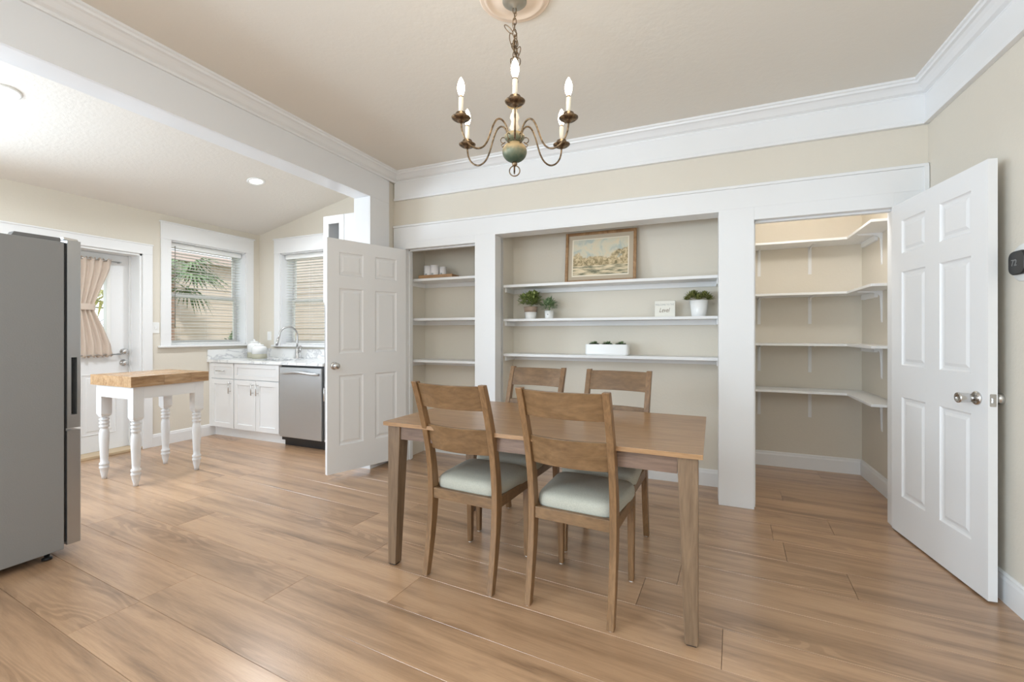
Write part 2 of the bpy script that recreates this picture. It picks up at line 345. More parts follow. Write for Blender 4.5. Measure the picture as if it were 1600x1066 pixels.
# ------------------------------------------------------------------ room dimensions
YF = 3.505          # face of the white casing on the back wall
YW = 3.525          # back wall plaster
XR = 1.290          # right wall plaster
XC = -2.770         # face of the white beam and column casing
XL = -2.785         # left wall plaster
XB = -2.960         # kitchen side of the beam
ZC = 2.800          # ceiling
YN = -2.600         # wall behind the camera
KX = -5.500         # kitchen left wall
KY = 4.114          # kitchen back wall
def kz(x): return 2.565 + 0.208 * (x - KX)      # sloping kitchen ceiling

# floor: slab with individual planks
fl = struct('floor', MB().box(-5.72, 1.41, YN, 4.86, -0.06, -0.004), M['subfloor'])  # dark slab that shows in the plank joints
def clip(poly, x0, x1, y0, y1):
    def cut(ps, ins, inter):
        out = []
        for i, p in enumerate(ps):
            q = ps[(i + 1) % len(ps)]
            if ins(p): out.append(p)
            if ins(p) != ins(q): out.append(inter(p, q))
        return out
    def ix(X): return lambda p, q: (X, p[1] + (q[1] - p[1]) * (X - p[0]) / (q[0] - p[0]))
    def iy(Y): return lambda p, q: (p[0] + (q[0] - p[0]) * (Y - p[1]) / (q[1] - p[1]), Y)
    for ins, it in ((lambda p: p[0] >= x0, ix(x0)), (lambda p: p[0] <= x1, ix(x1)), (lambda p: p[1] >= y0, iy(y0)), (lambda p: p[1] <= y1, iy(y1))):
        if not poly: return []
        poly = cut(poly, ins, it)
    return poly
A = math.radians(-3.5); tx, ty = math.cos(A), math.sin(A)
JO = {0: -2.46, 1: -1.94, 2: -1.42, 4: -0.40}
row0 = 1.035; PW = 0.2515; PL = 1.78
npl = 0
for r in range(-17, 16):
    o0 = row0 + r * PW; ph = JO.get(r, random.uniform(0, PL))
    for k in range(-6, 6):
        t0 = ph + k * PL; t1 = t0 + PL; g = 0.0007
        q = [(t0 + g, o0 + g), (t1 - g, o0 + g), (t1 - g, o0 + PW - g), (t0 + g, o0 + PW - g)]
        poly = [(t * tx - n_ * ty, t * ty + n_ * tx) for t, n_ in q]
        my = sum(p[1] for p in poly) / 4
        x0 = -2.9 if my > 3.98 else -5.71
        poly = clip(poly, x0, 1.405, YN, 4.85)
        if len(poly) < 3: continue
        cx = sum(p[0] for p in poly) / len(poly); cy = sum(p[1] for p in poly) / len(poly)
        loc = [((p[0] - cx) * tx + (p[1] - cy) * ty, -(p[0] - cx) * ty + (p[1] - cy) * tx) for p in poly]
        mb = MB(); n = len(loc); e = 0.0007
        sh = [(p[0] - (e if p[0] > 0 else -e), p[1] - (e if p[1] > 0 else -e)) for p in loc]
        vs = [(p[0], p[1], -0.004) for p in loc] + [(p[0], p[1], -0.0012) for p in loc] + [(p[0], p[1], 0.0) for p in sh]
        fs = [tuple(range(2 * n, 3 * n))]
        for j in range(2): fs += [(j * n + i, j * n + (i + 1) % n, (j + 1) * n + (i + 1) % n, (j + 1) * n + i) for i in range(n)]
        me = bpy.data.meshes.new('plank'); me.from_pydata(vs, [], fs); me.materials.append(M['plank'])
        po = bpy.data.objects.new('plank', me); C.objects.link(po); po.parent = fl
        po.location = (cx - fl.location[0], cy - fl.location[1], -fl.location[2]); po.rotation_euler = (0, 0, A); npl += 1

# ------------------------------------------------------------------ walls and ceilings
struct('ceiling', MB().box(XL - 0.02, XR + 0.12, YN, 3.66, ZC, ZC + 0.1), M['ceiling'])
x0, x1 = -5.76, -2.80
struct('ceiling_kitchen', MB().prism([(x0, kz(x0)), (x1, kz(x1)), (x1, kz(x1) + 0.1), (x0, kz(x0) + 0.1)], YN, 4.34, 'y'), M['kitchen_ceiling'])
struct('wall_right', MB().box(XR, XR + 0.12, YN, 4.86, 0, ZC), M['wall'])
struct('wall_near', MB().box(-5.76, XR + 0.12, YN - 0.12, YN, 0, 3.2), M['wall'])
NB = 3.915      # back of the niches
mb = MB()
mb.box(XL, -2.655, YW, 3.625, 0, ZC)
mb.box(-2.655, XR, YW, 3.625, 2.125, ZC)
mb.box(-1.86, -1.69, YW, 3.625, 0, 2.125)
mb.box(0.130, 0.325, YW, 3.625, 0, 2.125)
mb.box(-2.655, -1.86, YW, 3.625, 2.07, 2.125); mb.box(0.325, XR, YW, 3.625, 2.05, 2.125); mb.box(1.135, XR, YW, 3.625, 0, 2.05)
struct('wall_back', mb, M['wall'])
# niches and pantry shell
mb = MB()
mb.box(-2.79, -2.69, 3.625, NB + 0.1, 0, 2.3); mb.box(-2.79, 0.36, NB, NB + 0.1, 0, 2.3)
mb.box(-1.84, -1.672, 3.625, NB, 0, 2.3); mb.box(-2.69, 0.30, 3.625, NB, 2.3, 2.34)
struct('wall_niche', mb, M['wall'])
mb = MB(); mb.box(0.125, 0.36, 3.625, 4.86, 0, 2.62); mb.box(0.125, XR, 4.745, 4.86, 0, 2.62)
struct('wall_pantry', mb, M['wall'])
struct('ceiling_pantry', MB().box(0.2, XR + 0.1, 3.60, 4.86, 2.60, 2.66), M['wall'])
# divider wall above and beside the kitchen opening
mb = MB(); mb.box(XB + 0.015, XL, YN, YW + 0.1, 2.505, kz(XB) + 0.05); mb.box(XB + 0.015, XL, 3.18, 4.12, 0, 2.505)
struct('wall_divider', mb, M['wall'])
mb = MB()
mb.box(XL, XC, YN, 3.432, 2.49, ZC)                # face board of the beam
mb.box(XL, XC, 3.165, 3.432, 0, 2.49)              # column face
mb.box(XB, XL, 3.165, 3.180, 0, 2.490)             # jamb liner
mb.box(XB, XL, YN, 3.180, 2.490, 2.505)            # soffit
struct('trim_1', mb, M['trim_gloss'], 0.002)
# kitchen walls with the openings of the door and the two windows
DX0, DX1, DZ = 1.82, 2.756, 2.088
W1 = (3.028, 3.920, 1.100, 2.292); W2 = (-5.092, -4.20, 1.085, 2.287)
mb = MB()
t0 = KX - 0.24
mb.box(t0, KX, YN, DX0, 0, 2.60); mb.box(t0, KX, DX0, DX1, DZ, 2.60); mb.box(t0, KX, DX1, W1[0], 0, 2.60)
mb.box(t0, KX, W1[0], W1[1], 0, W1[2]); mb.box(t0, KX, W1[0], W1[1], W1[3], 2.60); mb.box(t0, KX, W1[1], KY + 0.22, 0, 2.60)
struct('wall_left', mb, M['wall'])
mb = MB(); t1 = KY + 0.22
mb.box(KX, W2[0], KY, t1, 0, 3.2); mb.box(W2[0], W2[1], KY, t1, 0, W2[2]); mb.box(W2[0], W2[1], KY, t1, W2[3], 3.2); mb.box(W2[1], -2.79, KY, t1, 0, 3.2)
struct('wall_kitchen_back', mb, M['wall'])

# ------------------------------------------------------------------ trim of the back wall
def board(mb, x0, x1, z0, z1, y0=YF, y1=YW): mb.box(x0, x1, y0, y1, z0, z1)
mb = MB(); board(mb, -2.776, 1.284, 2.125, 2.268); board(mb, -2.635, -1.875, 2.055, 2.125); board(mb, 0.34, 1.121, 2.035, 2.125)
board(mb, -1.672, 0.114, 2.112, 2.125)
struct('trim_2', mb, M['trim'], 0.0015)
mb = MB(); mb.box(-2.776, 1.287, YF - 0.010, YW, 2.268, 2.288); struct('trim_3', mb, M['trim'], 0.003)
mb = MB(); board(mb, -2.776, -2.635, 0, 2.125); struct('trim_4', mb, M['trim'], 0.0015)
mb = MB(); board(mb, -1.875, -1.672, 0, 2.125); struct('trim_5', mb, M['trim'], 0.0015)
mb = MB(); board(mb, 0.114, 0.340, 0, 2.125); struct('trim_6', mb, M['trim'], 0.0015)
mb = MB(); board(mb, 1.121, 1.284, 0, 2.125); mb.box(1.262, 1.287, YF - 0.012, YF, 0, 2.268); struct('trim_7', mb, M['trim'], 0.0015)
# jamb liners
mb = MB()
mb.box(-2.655, -2.635, YW, 3.625, 0, 2.055); mb.box(-1.875, -1.860, YW, 3.625, 0, 2.055); mb.box(-2.655, -1.86, YW, 3.625, 2.055, 2.072)
mb.box(-2.635, -2.622, 3.56, 3.60, 0, 2.055); mb.box(-2.635, -1.875, 3.56, 3.60, 2.042, 2.055)      # door stop
struct('trim_8', mb, M['trim'], 0.001)
mb = MB()
mb.box(-1.690, -1.672, YW, 3.677, 0, 2.112); mb.box(0.114, 0.130, YW, 3.677, 0, 2.112); mb.box(-1.69, 0.13, YW, 3.677, 2.112, 2.130)
struct('trim_9', mb, M['trim'], 0.001)
mb = MB()
mb.box(0.325, 0.340, YW, 3.625, 0, 2.035); mb.box(1.121, 1.135, YW, 3.625, 0, 2.035); mb.box(0.325, 1.135, YW, 3.625, 2.035, 2.052)
mb.box(0.340, 1.121, 3.56, 3.60, 2.022, 2.035); mb.box(0.340, 0.352, 3.56, 3.60, 0, 2.035)
struct('trim_10', mb, M['trim'], 0.001)
tag(MB().box(0.3395, 0.3420, 3.530, 3.556, 0.90, 0.96).build('strike_plate', M['chrome']), 'small metal strike plate on the pantry door jamb', 'strike plate')

# crown: frieze board with bead, ogee above
PROF = [(0, 0), (0.014, 0.0), (0.018, 0.008), (0.016, 0.016), (0.034, 0.026), (0.052, 0.046), (0.066, 0.058), (0.080, 0.062), (0.084, 0.074), (0.094, 0.078), (0.094, 0.092), (0, 0.092)]
def crown_x(mb, x0, x1, y, z, m0=1, m1=1):      # runs along x on the wall y, projecting to -y; mitred
    k = len(PROF); vs = [(x0 + m0 * p, y - p, z + h) for p, h in PROF] + [(x1 - m1 * p, y - p, z + h) for p, h in PROF]
    mb.add(vs, [tuple(range(k)), tuple(range(k, 2 * k))[::-1]] + [(i, k + i, k + (i + 1) % k, (i + 1) % k) for i in range(k)])
def crown_y(mb, y0, y1, x, z, sgn, m1=1):
    k = len(PROF); vs = [(x + sgn * p, y0, z + h) for p, h in PROF] + [(x + sgn * p, y1 - m1 * p, z + h) for p, h in PROF]
    mb.add(vs, [tuple(range(k)), tuple(range(k, 2 * k))[::-1]] + [(i, k + i, k + (i + 1) % k, (i + 1) % k) for i in range(k)])
ZR = ZC - 0.092
mb = MB(); crown_x(mb, XC, XR, YW, ZR); struct('trim_11', mb, M['trim'], 0.0)
mb = MB(); mb.box(-2.768, XR, YF, YW, 2.548, ZR); mb.box(-2.768, XR, YF - 0.010, YW, 2.532, 2.550); mb.box(-2.768, XR, YF - 0.007, YW, 2.550, 2.560)
struct('trim_12', mb, M['trim'], 0.002)
mb = MB(); crown_y(mb, YN, YW, XR, ZR, -1); struct('trim_13', mb, M['trim'], 0.0)
mb = MB(); mb.box(XR - 0.02, XR, YN, YF, 2.548, ZR); mb.box(XR - 0.030, XR, YN, YF, 2.532, 2.550); mb.box(XR - 0.027, XR, YN, YF, 2.550, 2.560)
struct('trim_14', mb, M['trim'], 0.002)
mb = MB(); crown_y(mb, YN, YW, XC, ZR, 1); struct('trim_15', mb, M['trim'], 0.0)

# baseboards
BP = [(0, 0), (0.016, 0), (0.016, 0.105), (0.012, 0.118), (0.012, 0.126), (0.005, 0.135), (0, 0.135)]
def base_x(mb, x0, x1, y): 
    k = len(BP); vs = [(x0, y - p, h) for p, h in BP] + [(x1, y - p, h) for p, h in BP]
    mb.add(vs, [tuple(range(k)), tuple(range(k, 2 * k))[::-1]] + [(i, k + i, k + (i + 1) % k, (i + 1) % k) for i in range(k)])
def base_y(mb, y0, y1, x, sgn):
    k = len(BP); vs = [(x + sgn * p, y0, h) for p, h in BP] + [(x + sgn * p, y1, h) for p, h in BP]
    mb.add(vs, [tuple(range(k)), tuple(range(k, 2 * k))[::-1]] + [(i, k + i, k + (i + 1) % k, (i + 1) % k) for i in range(k)])
mb = MB(); base_y(mb, YN, YF, XR, -1); struct('baseboard_right', mb, M['trim'])
mb = MB(); base_y(mb, 3.63, 4.745, XR, -1); struct('baseboard_pantry_right', mb, M['trim'])
mb = MB(); base_x(mb, 0.36, XR, 4.745); struct('baseboard_pantry_back', mb, M['trim'])
mb = MB(); base_x(mb, -2.69, -1.84, NB); struct('baseboard_niche_left', mb, M['trim'])
mb = MB(); base_x(mb, -1.672, 0.125, NB); struct('baseboard_niche_middle', mb, M['trim'])
mb = MB(); base_y(mb, 2.846, 3.55, KX, 1); struct('baseboard_kitchen', mb, M['trim'])

# ------------------------------------------------------------------ niche shelves
SHELF_Y = 3.680
def niche_shelf(x0, x1, ztop, th, label, group, yf=SHELF_Y):
    t = thing('niche_shelf', label, 'shelf', ((x0 + x1) / 2, NB, ztop - th), 0, group)
    MB().box(x0, x1, yf, NB, ztop - th, ztop).build('board', M['shelf'], t, 0.002, world=True)
    MB().box(x0, x1, NB - 0.018, NB, ztop - th - 0.042, ztop - th).build('back_cleat', M['shelf'], t, 0.002, world=True)
    MB().box(x0, x0 + 0.018, yf + 0.03, NB - 0.018, ztop - th - 0.042, ztop - th).build('side_cleat', M['shelf'], t, 0.002, world=True)
    MB().box(x1 - 0.018, x1, yf + 0.03, NB - 0.018, ztop - th - 0.042, ztop - th).build('side_cleat', M['shelf'], t, 0.002, world=True)
    return t
g = 'shelves of the wide middle niche'
niche_shelf(-1.672, 0.125, 1.682, 0.024, 'white niche shelf carrying the framed watercolour', g)
niche_shelf(-1.672, 0.125, 1.370, 0.022, 'white niche shelf carrying the three potted plants and the sign block', g)
niche_shelf(-1.672, 0.125, 1.052, 0.024, 'white niche shelf carrying the long succulent planter', g)
g = 'shelves of the narrow left niche'
niche_shelf(-2.690, -1.84, 1.780, 0.024, 'white shelf in narrow niche with the wooden tray on it', g, 3.64)
niche_shelf(-2.690, -1.84, 1.388, 0.024, 'empty white shelf in narrow left niche, middle of three', g, 3.64)
niche_shelf(-2.690, -1.84, 0.975, 0.024, 'empty white shelf in narrow left niche, lowest of three', g, 3.64)

# ------------------------------------------------------------------ pantry shelves with brackets
def bracket_mb(h=0.245, d=0.20):
    """on a wall y=0 facing -y, under z=0"""
    mb = MB(); mb.box(-0.013, 0.013, -0.004, 0, -h, 0); mb.box(-0.013, 0.013, -d, 0, -0.004, 0)
    pts = [(-0.004, -0.004), (-d * 0.95, -0.004), (-d * 0.95, -0.008), (-d * 0.35, -0.013), (-0.028, -0.022), (-0.014, -0.040), (-0.010, -h * 0.5), (-0.007, -h * 0.95), (-0.004, -h * 0.95)]
    mb.prism(pts, -0.004, 0.004, 'x')
    return mb
zs = [2.040, 1.588, 1.149, 0.739]
lab = ['L-shaped white pantry shelf near the ceiling, highest of four', 'L-shaped white pantry shelf, second from the top', 'L-shaped white pantry shelf level with the eye, second from the bottom', 'L-shaped white pantry shelf seen from above, lowest of four']
for z, lb in zip(zs, lab):
    th = 0.020
    t = thing('pantry_shelf', lb, 'shelf', (0.9, 4.745, z - th), 0, 'L-shaped shelves in the walk-in pantry')
    MB().prism([(0.36, 4.455), (1.110, 4.455), (1.095, 3.90), (1.095, 3.84), (1.29, 3.84), (1.29, 4.745), (0.36, 4.745)], z - th, z, 'z').build('board', M['shelf'], t, 0.002, world=True)
    for bx in (0.500, 0.905):
        bracket_mb().xf(Matrix.Translation((bx, 4.745, z - th))).build('bracket', M['shelf'], t, world=True)
    bracket_mb(0.245, 0.16).xf(Matrix.Translation((1.29, 4.28, z - th)) @ Matrix.Rotation(-PI / 2, 4, 'Z')).build('bracket', M['shelf'], t, world=True)
    MB().prism(rrect(4.36, 4.68, z - th - 0.045, z - th, 0.015), 1.265, 1.29, 'x').build('cleat', M['shelf'], t, 0.002, world=True)
# pantry lamp above the shelves (out of view behind the header)
t = thing('pantry_wall_lamp', 'round globe lamp inside the pantry above its door opening', 'lamp', (0.75, 3.625, 2.30))
MB().lathe([(0.055, 0), (0.055, 0.018), (0.03, 0.024)], (0, 0, 0), 20, 'y').build('base', M['white_plastic'], t)
MB().sphere((0, 0.080, 0), 0.062, 0.062, 0.062).build('globe', M['closet_lamp'], t)

# ------------------------------------------------------------------ six-panel doors
PXS = [(0.135, 0.425), (0.575, 0.865)]                   # fractions of width
PZS = [(0.115, 0.415), (0.510, 0.790), (0.845, 0.945)]   # fractions of height
def panel_door(t, wd, z0, z1, th=0.035, pzs=PZS, pxs=PXS, mat='door'):
    ht = z1 - z0; px = [(a * wd, b_ * wd) for a, b_ in pxs]; pz = [(z0 + a * ht, z0 + b_ * ht) for a, b_ in pzs]
    xs = [0] + [v for p in px for v in p] + [wd]; zz = [z0] + [v for p in pz for v in p] + [z1]
    mb = MB()
    def grid(y, flip):
        idx = {}; vs = []
        for j, z in enumerate(zz):
            for i, x in enumerate(xs): idx[i, j] = len(vs); vs.append((x, y, z))
        fs = []
        for j in range(len(zz) - 1):
            for i in range(len(xs) - 1):
                if i % 2 == 1 and j % 2 == 1: continue
                f = (idx[i, j], idx[i + 1, j], idx[i + 1, j + 1], idx[i, j + 1]); fs.append(f[::-1] if flip else f)
        mb.add(vs, fs)
    grid(0.0, False); grid(th, True)
    for a, b_ in (((0, z0), (wd, z0)), ((wd, z0), (wd, z1)), ((wd, z1), (0, z1)), ((0, z1), (0, z0))):
        mb.add([(a[0], 0, a[1]), (b_[0], 0, b_[1]), (b_[0], th, b_[1]), (a[0], th, a[1])], [(0, 3, 2, 1)])
    s = mb.build('slab', M[mat], t)
    for x0, x1 in px:
        for a, b_ in pz:
            mb = MB()
            for y, sg in ((0.0, 1), (th, -1)):
                steps = [(0, 0), (0.006, 0.007), (0.012, 0.0095), (0.024, 0.0095), (0.040, 0.0035)]
                vs = []
                for i_, dp in steps:
                    vs += [(x0 + i_, y + sg * dp, a + i_), (x1 - i_, y + sg * dp, a + i_), (x1 - i_, y + sg * dp, b_ - i_), (x0 + i_, y + sg * dp, b_ - i_)]
                fs = []
                for j in range(len(steps) - 1):
                    for k in range(4):
                        f = (j * 4 + k, j * 4 + (k + 1) % 4, (j + 1) * 4 + (k + 1) % 4, (j + 1) * 4 + k); fs.append(f if sg > 0 else f[::-1])
                e = (len(steps) - 1) * 4; f = (e, e + 1, e + 2, e + 3); fs.append(f if sg > 0 else f[::-1]); mb.add(vs, fs)
            mb.build('panel', M[mat], t)
    return s
def knob(t, x, z, y, sg, kind='round'):
    """sg -1: sticks out to -y"""
    rose = [(0.033, 0.0), (0.033, 0.004), (0.028, 0.009), (0.014, 0.012)]
    kn = [(0.012, 0.010), (0.011, 0.026), (0.020, 0.034), (0.027, 0.046), (0.027, 0.056), (0.020, 0.064), (0.006, 0.066)] if kind == 'round' else \
         [(0.013, 0.010), (0.013, 0.020), (0.020, 0.026), (0.0225, 0.050), (0.025, 0.068), (0.024, 0.074), (0.014, 0.075), (0.012, 0.070)]
    a = MB().lathe([(r, sg * h) for r, h in rose], (x, y, z), 24, 'y').build('rose', M['chrome'], t)
    MB().lathe([(r, sg * h) for r, h in kn], (x, y, z), 24, 'y').build('knob', M['chrome'], t)
# right door: open into the room against the right wall
ddir = Vector((1.205 - 1.106, 2.711 - 3.506)); wd = ddir.length; ang = math.atan2(ddir.y, ddir.x)
t = thing('door_1', 'white six-panel pantry door standing open beside the right wall', 'door', (1.106, 3.506, 0), ang, kind='structure')
panel_door(t, wd, 0.010, 2.036)
knob(t, wd - 0.070, 0.930, 0.0, -1, 'tube'); knob(t, wd - 0.070, 0.930, 0.035, 1, 'round')
mb = MB().prism(rrect(0.006, 0.030, 0.900, 0.958, 0.004, 3), wd - 0.0005, wd + 0.0012, 'x'); mb.build('latch_plate', M['chrome'], t)
mb = MB().prism([(wd, 0.012), (wd + 0.010, 0.014), (wd + 0.004, 0.026), (wd, 0.026)], 0.918, 0.940, 'z'); mb.build('latch_bolt', M['chrome'], t)
for hz in (0.20, 1.02, 1.85): MB().lathe([(0.006, -0.045), (0.006, 0.045)], (-0.004, 0.036, hz), 10).build('hinge', M['chrome'], t)
# left door, open into the room from the narrow niche
hx, hy = -2.625, 3.500; fx, fy = -2.882, 2.772
ddir = Vector((fx - hx, fy - hy)); wd = ddir.length; ang = math.atan2(ddir.y, ddir.x)
t = thing('door_2', 'white six-panel door of the narrow niche, open in front of the kitchen opening', 'door', (hx, hy, 0), ang, kind='structure')
# local +y points away from direction: the seen face is +y here, so shift the slab to y in [-0.035, 0]
s = panel_door(t, wd, 0.045, 2.046)
for ch in kids(t): ch.location.y -= 0.035
knob(t, wd - 0.060, 0.962, 0.0, 1, 'round'); knob(t, wd - 0.060, 0.962, -0.035, -1, 'round')
for hz in (0.20, 1.02, 1.85): MB().lathe([(0.006, -0.045), (0.006, 0.045)], (-0.004, -0.036, hz), 10).build('hinge', M['chrome'], t)

# ------------------------------------------------------------------ kitchen exterior door
t = thing('door_3', 'white half-glazed back door with a beige curtain over its pane', 'door', (-5.68, 2.28, 0), 0, kind='structure')
y0, y1, x0, x1 = DX0 + 0.0, 2.734, -5.725, -5.68
mb = MB(); GY0, GY1, GZ0, GZ1 = 2.02, 2.535, 1.02, 1.955
mb.box(x0, x1, y0, GY0, 0.03, 2.063); mb.box(x0, x1, GY1, y1, 0.03, 2.063); mb.box(x0, x1, GY0, GY1, GZ1, 2.063); mb.box(x0, x1, GY0, GY1, 0.03, GZ0)
mb.build('slab', M['door'], t, world=True)
mb = MB()
for a, b_, c, d in ((GY0 - 0.025, GY0 + 0.01, GZ0 - .02, GZ1 + .02), (GY1 - 0.01, GY1 + 0.025, GZ0 - .02, GZ1 + .02)): mb.box(x0 - .01, x1 + 0.012, a, b_, c, d)
for c, d in ((GZ0 - 0.025, GZ0 + 0.01), (GZ1 - 0.01, GZ1 + 0.025)): mb.box(x0 - .01, x1 + 0.012, GY0 - .025, GY1 + .025, c, d)
mb.build('lite_frame', M['white_plastic'], t, 0.004, world=True)
MB().add([(-5.704, GY0, GZ0), (-5.704, GY1, GZ0), (-5.704, GY1, GZ1), (-5.704, GY0, GZ1)], [(0, 1, 2, 3)]).build('pane', M['glass'], t, world=True)
for a, b_ in ((1.95, 2.235), (2.325, 2.61)):
    mb = MB(); c, d = 0.20, 0.82; steps = [(0, 0.0), (0.006, 0.005), (0.012, -0.003), (0.028, -0.003), (0.045, 0.003)]; vs = []
    for i_, dp in steps: vs += [(x1 + 0.001 + dp, a + i_, c + i_), (x1 + 0.001 + dp, b_ - i_, c + i_), (x1 + 0.001 + dp, b_ - i_, d - i_), (x1 + 0.001 + dp, a + i_, d - i_)]
    fs = [(j * 4 + k, j * 4 + (k + 1) % 4, (j + 1) * 4 + (k + 1) % 4, (j + 1) * 4 + k) for j in range(4) for k in range(4)] + [(16, 17, 18, 19)]
    mb.add(vs, fs).build('panel', M['door'], t, world=True)
for zz, rr in ((1.045, 0.030), (0.925, 0.034)):
    MB().lathe([(rr, 0), (rr, 0.006), (0.014, 0.012), (0.014, 0.028), (0.026, 0.036), (0.028, 0.052), (0.016, 0.062)], (-5.68, 2.672, zz), 20, 'x').build('knob', M['chrome'], t, world=True)
MB().box(-5.74, KX + 0.01, DX0, DX1, 0.0, 0.028).build('threshold', M['threshold'], t, 0.004, world=True)
# jambs and casing of that door
mb = MB(); mb.box(-5.74, KX, DX1 - 0.022, DX1, 0.028, DZ); mb.box(-5.74, KX, DX0, DX0 + 0.0, 0, DZ) if False else None
mb.box(-5.74, KX, DX0, DX1, DZ - 0.022, DZ); mb.box(-5.678, -5.655, DX1 - 0.038, DX1 - 0.02, 0.028, DZ)
mb.box(KX, KX + 0.02, DX1, 2.846, 0, DZ); mb.box(KX, KX + 0.02, 1.70, 2.846, DZ, 2.196); mb.box(KX, KX + 0.02, 1.70, DX0, 0, DZ)
mb.box(KX, KX + 0.028, 1.695, 2.851, 2.186, 2.20)
struct('trim_16', mb, M['trim'], 0.002)
# curtain
t = thing('door_curtain', 'beige cotton curtain tied at the waist on the back door pane', 'curtain', (-5.63, 2.25, 1.0))
def half(z):   # half width against height
    u = (z - 1.0) / 1.0
    pts = [(0, 0.315), (0.12, 0.30), (0.30, 0.235), (0.46, 0.165), (0.50, 0.155), (0.54, 0.162), (0.72, 0.225), (0.9, 0.29), (1.0, 0.305)]
    for (a, wa), (b_, wb) in zip(pts, pts[1:]):
        if a <= u <= b_: return wa + (wb - wa) * (u - a) / (b_ - a)
    return pts[-1][1]
mb = MB(); nu, nv = 120, 40; vs = []
for j in range(nv + 1):
    z = 1.0 + j / nv; hw = half(z); amp = 0.014 * (0.6 + 0.4 * hw / 0.3)
    for i in range(nu + 1):
        s_ = i / nu * 2 - 1; ruf = 0.006 * math.sin(i * 1.9) if (z > 1.965 or z < 1.03) else 0
        yy = s_ * hw + (0.12 * (0.5 - abs(z - 1.5)) * 0 ); zz = z + (0.010 * math.sin(i * 0.9) if j in (0, nv) else 0)
        vs.append((0.0 + amp * math.sin(s_ * 30 + 1.5 * math.sin(3 * z)) + ruf, yy, zz - 1.0))
fs = [(j * (nu + 1) + i, j * (nu + 1) + i + 1, (j + 1) * (nu + 1) + i + 1, (j + 1) * (nu + 1) + i) for j in range(nv) for i in range(nu)]
mb.add(vs, fs, True); o = mb.build('cloth', M['curtain'], t); sd = o.modifiers.new('solid', 'SOLIDIFY'); sd.thickness = 0.002
mb = MB(); ring = [(0.026 * math.cos(a), 0.168 * math.sin(a)) for a in [2 * PI * k / 24 for k in range(24)]]
mb.rings([[(p[0], p[1], z) for p in ring] for z in (0.472, 0.478, 0.530, 0.536)]).build('tie_band', M['curtain'], t)
for z in (0.985, 0.018):
    MB().lathe([(0.005, -0.36), (0.005, 0.385)], (0, 0, z), 10, 'y').build('rod', M['rod'], t)
    for yy in (-0.36, 0.375): MB().box(-0.045, 0.004, yy - 0.006, yy + 0.006, z - 0.008, z + 0.008).build('rod_bracket', M['rod'], t)

# ------------------------------------------------------------------ windows
def window(name, wx, lab, cat='window'):
    """local frame: x along the wall, y into the room negative, z up; opening x0..x1, z0..z1; wall face y=0, pane at y=+0.185"""
    pass
def make_window(idx, loc, rz, wd, z0, z1, label, cas=0.10, head=0.185, cut=None):
    # local x: along the wall (left to right seen from the room), +y: out of the house
    t = thing('window_%d' % idx, label, 'window', loc, rz, kind='structure')
    rr = wd + (cas if cut is None else 0)
    MB().box(-cas, 0, -0.020, 0, z0 - 0.01, z1).build('window_frame', M['trim'], t, 0.002)
    if cut is None: MB().box(wd, wd + cas, -0.020, 0, z0 - 0.01, z1).build('window_frame', M['trim'], t, 0.002)
    MB().box(-cas, rr, -0.022, 0, z1, z1 + head).build('window_frame', M['trim'], t, 0.002)
    MB().box(-cas - 0.012, rr + (0.012 if cut is None else 0), -0.034, 0, z1 + head - 0.004, z1 + head + 0.012).build('window_frame', M['trim'], t, 0.003)
    MB().box(-cas - 0.025, rr + (0.025 if cut is None else 0), -0.048, 0.0, z0 - 0.020, z0).build('window_sill', M['trim'], t, 0.004)
    mb = MB(); mb.box(0, 0.012, 0, 0.20, z0, z1); mb.box(wd - 0.012, wd, 0, 0.20, z0, z1); mb.box(0, wd, 0, 0.20, z1 - 0.012, z1); mb.box(0, wd, 0, 0.20, z0, z0 + 0.012)
    mb.build('jamb', M['trim_gloss'], t, 0.001)
    zm = (z0 + z1) / 2 - 0.015
    for nm, a, b_, y in (('lower_sash', z0 + 0.012, zm + 0.02, 0.165), ('upper_sash', zm - 0.02, z1 - 0.012, 0.190)):
        mb = MB(); f = 0.036; x0, x1 = 0.012, wd - 0.012
        mb.box(x0, x0 + f, y, y + 0.022, a, b_); mb.box(x1 - f, x1, y, y + 0.022, a, b_); mb.box(x0 + f, x1 - f, y, y + 0.022, a, a + f + 0.01); mb.box(x0 + f, x1 - f, y, y + 0.022, b_ - f, b_)
        s = mb.build(nm, M['white_plastic'], t, 0.002)
        MB().add([(x0 + f, y + .01, a + f + .01), (x1 - f, y + .01, a + f + .01), (x1 - f, y + .01, b_ - f), (x0 + f, y + .01, b_ - f)], [(0, 1, 2, 3)]).build('pane', M['glass'], s)
    # the lock on the meeting rail
    return t
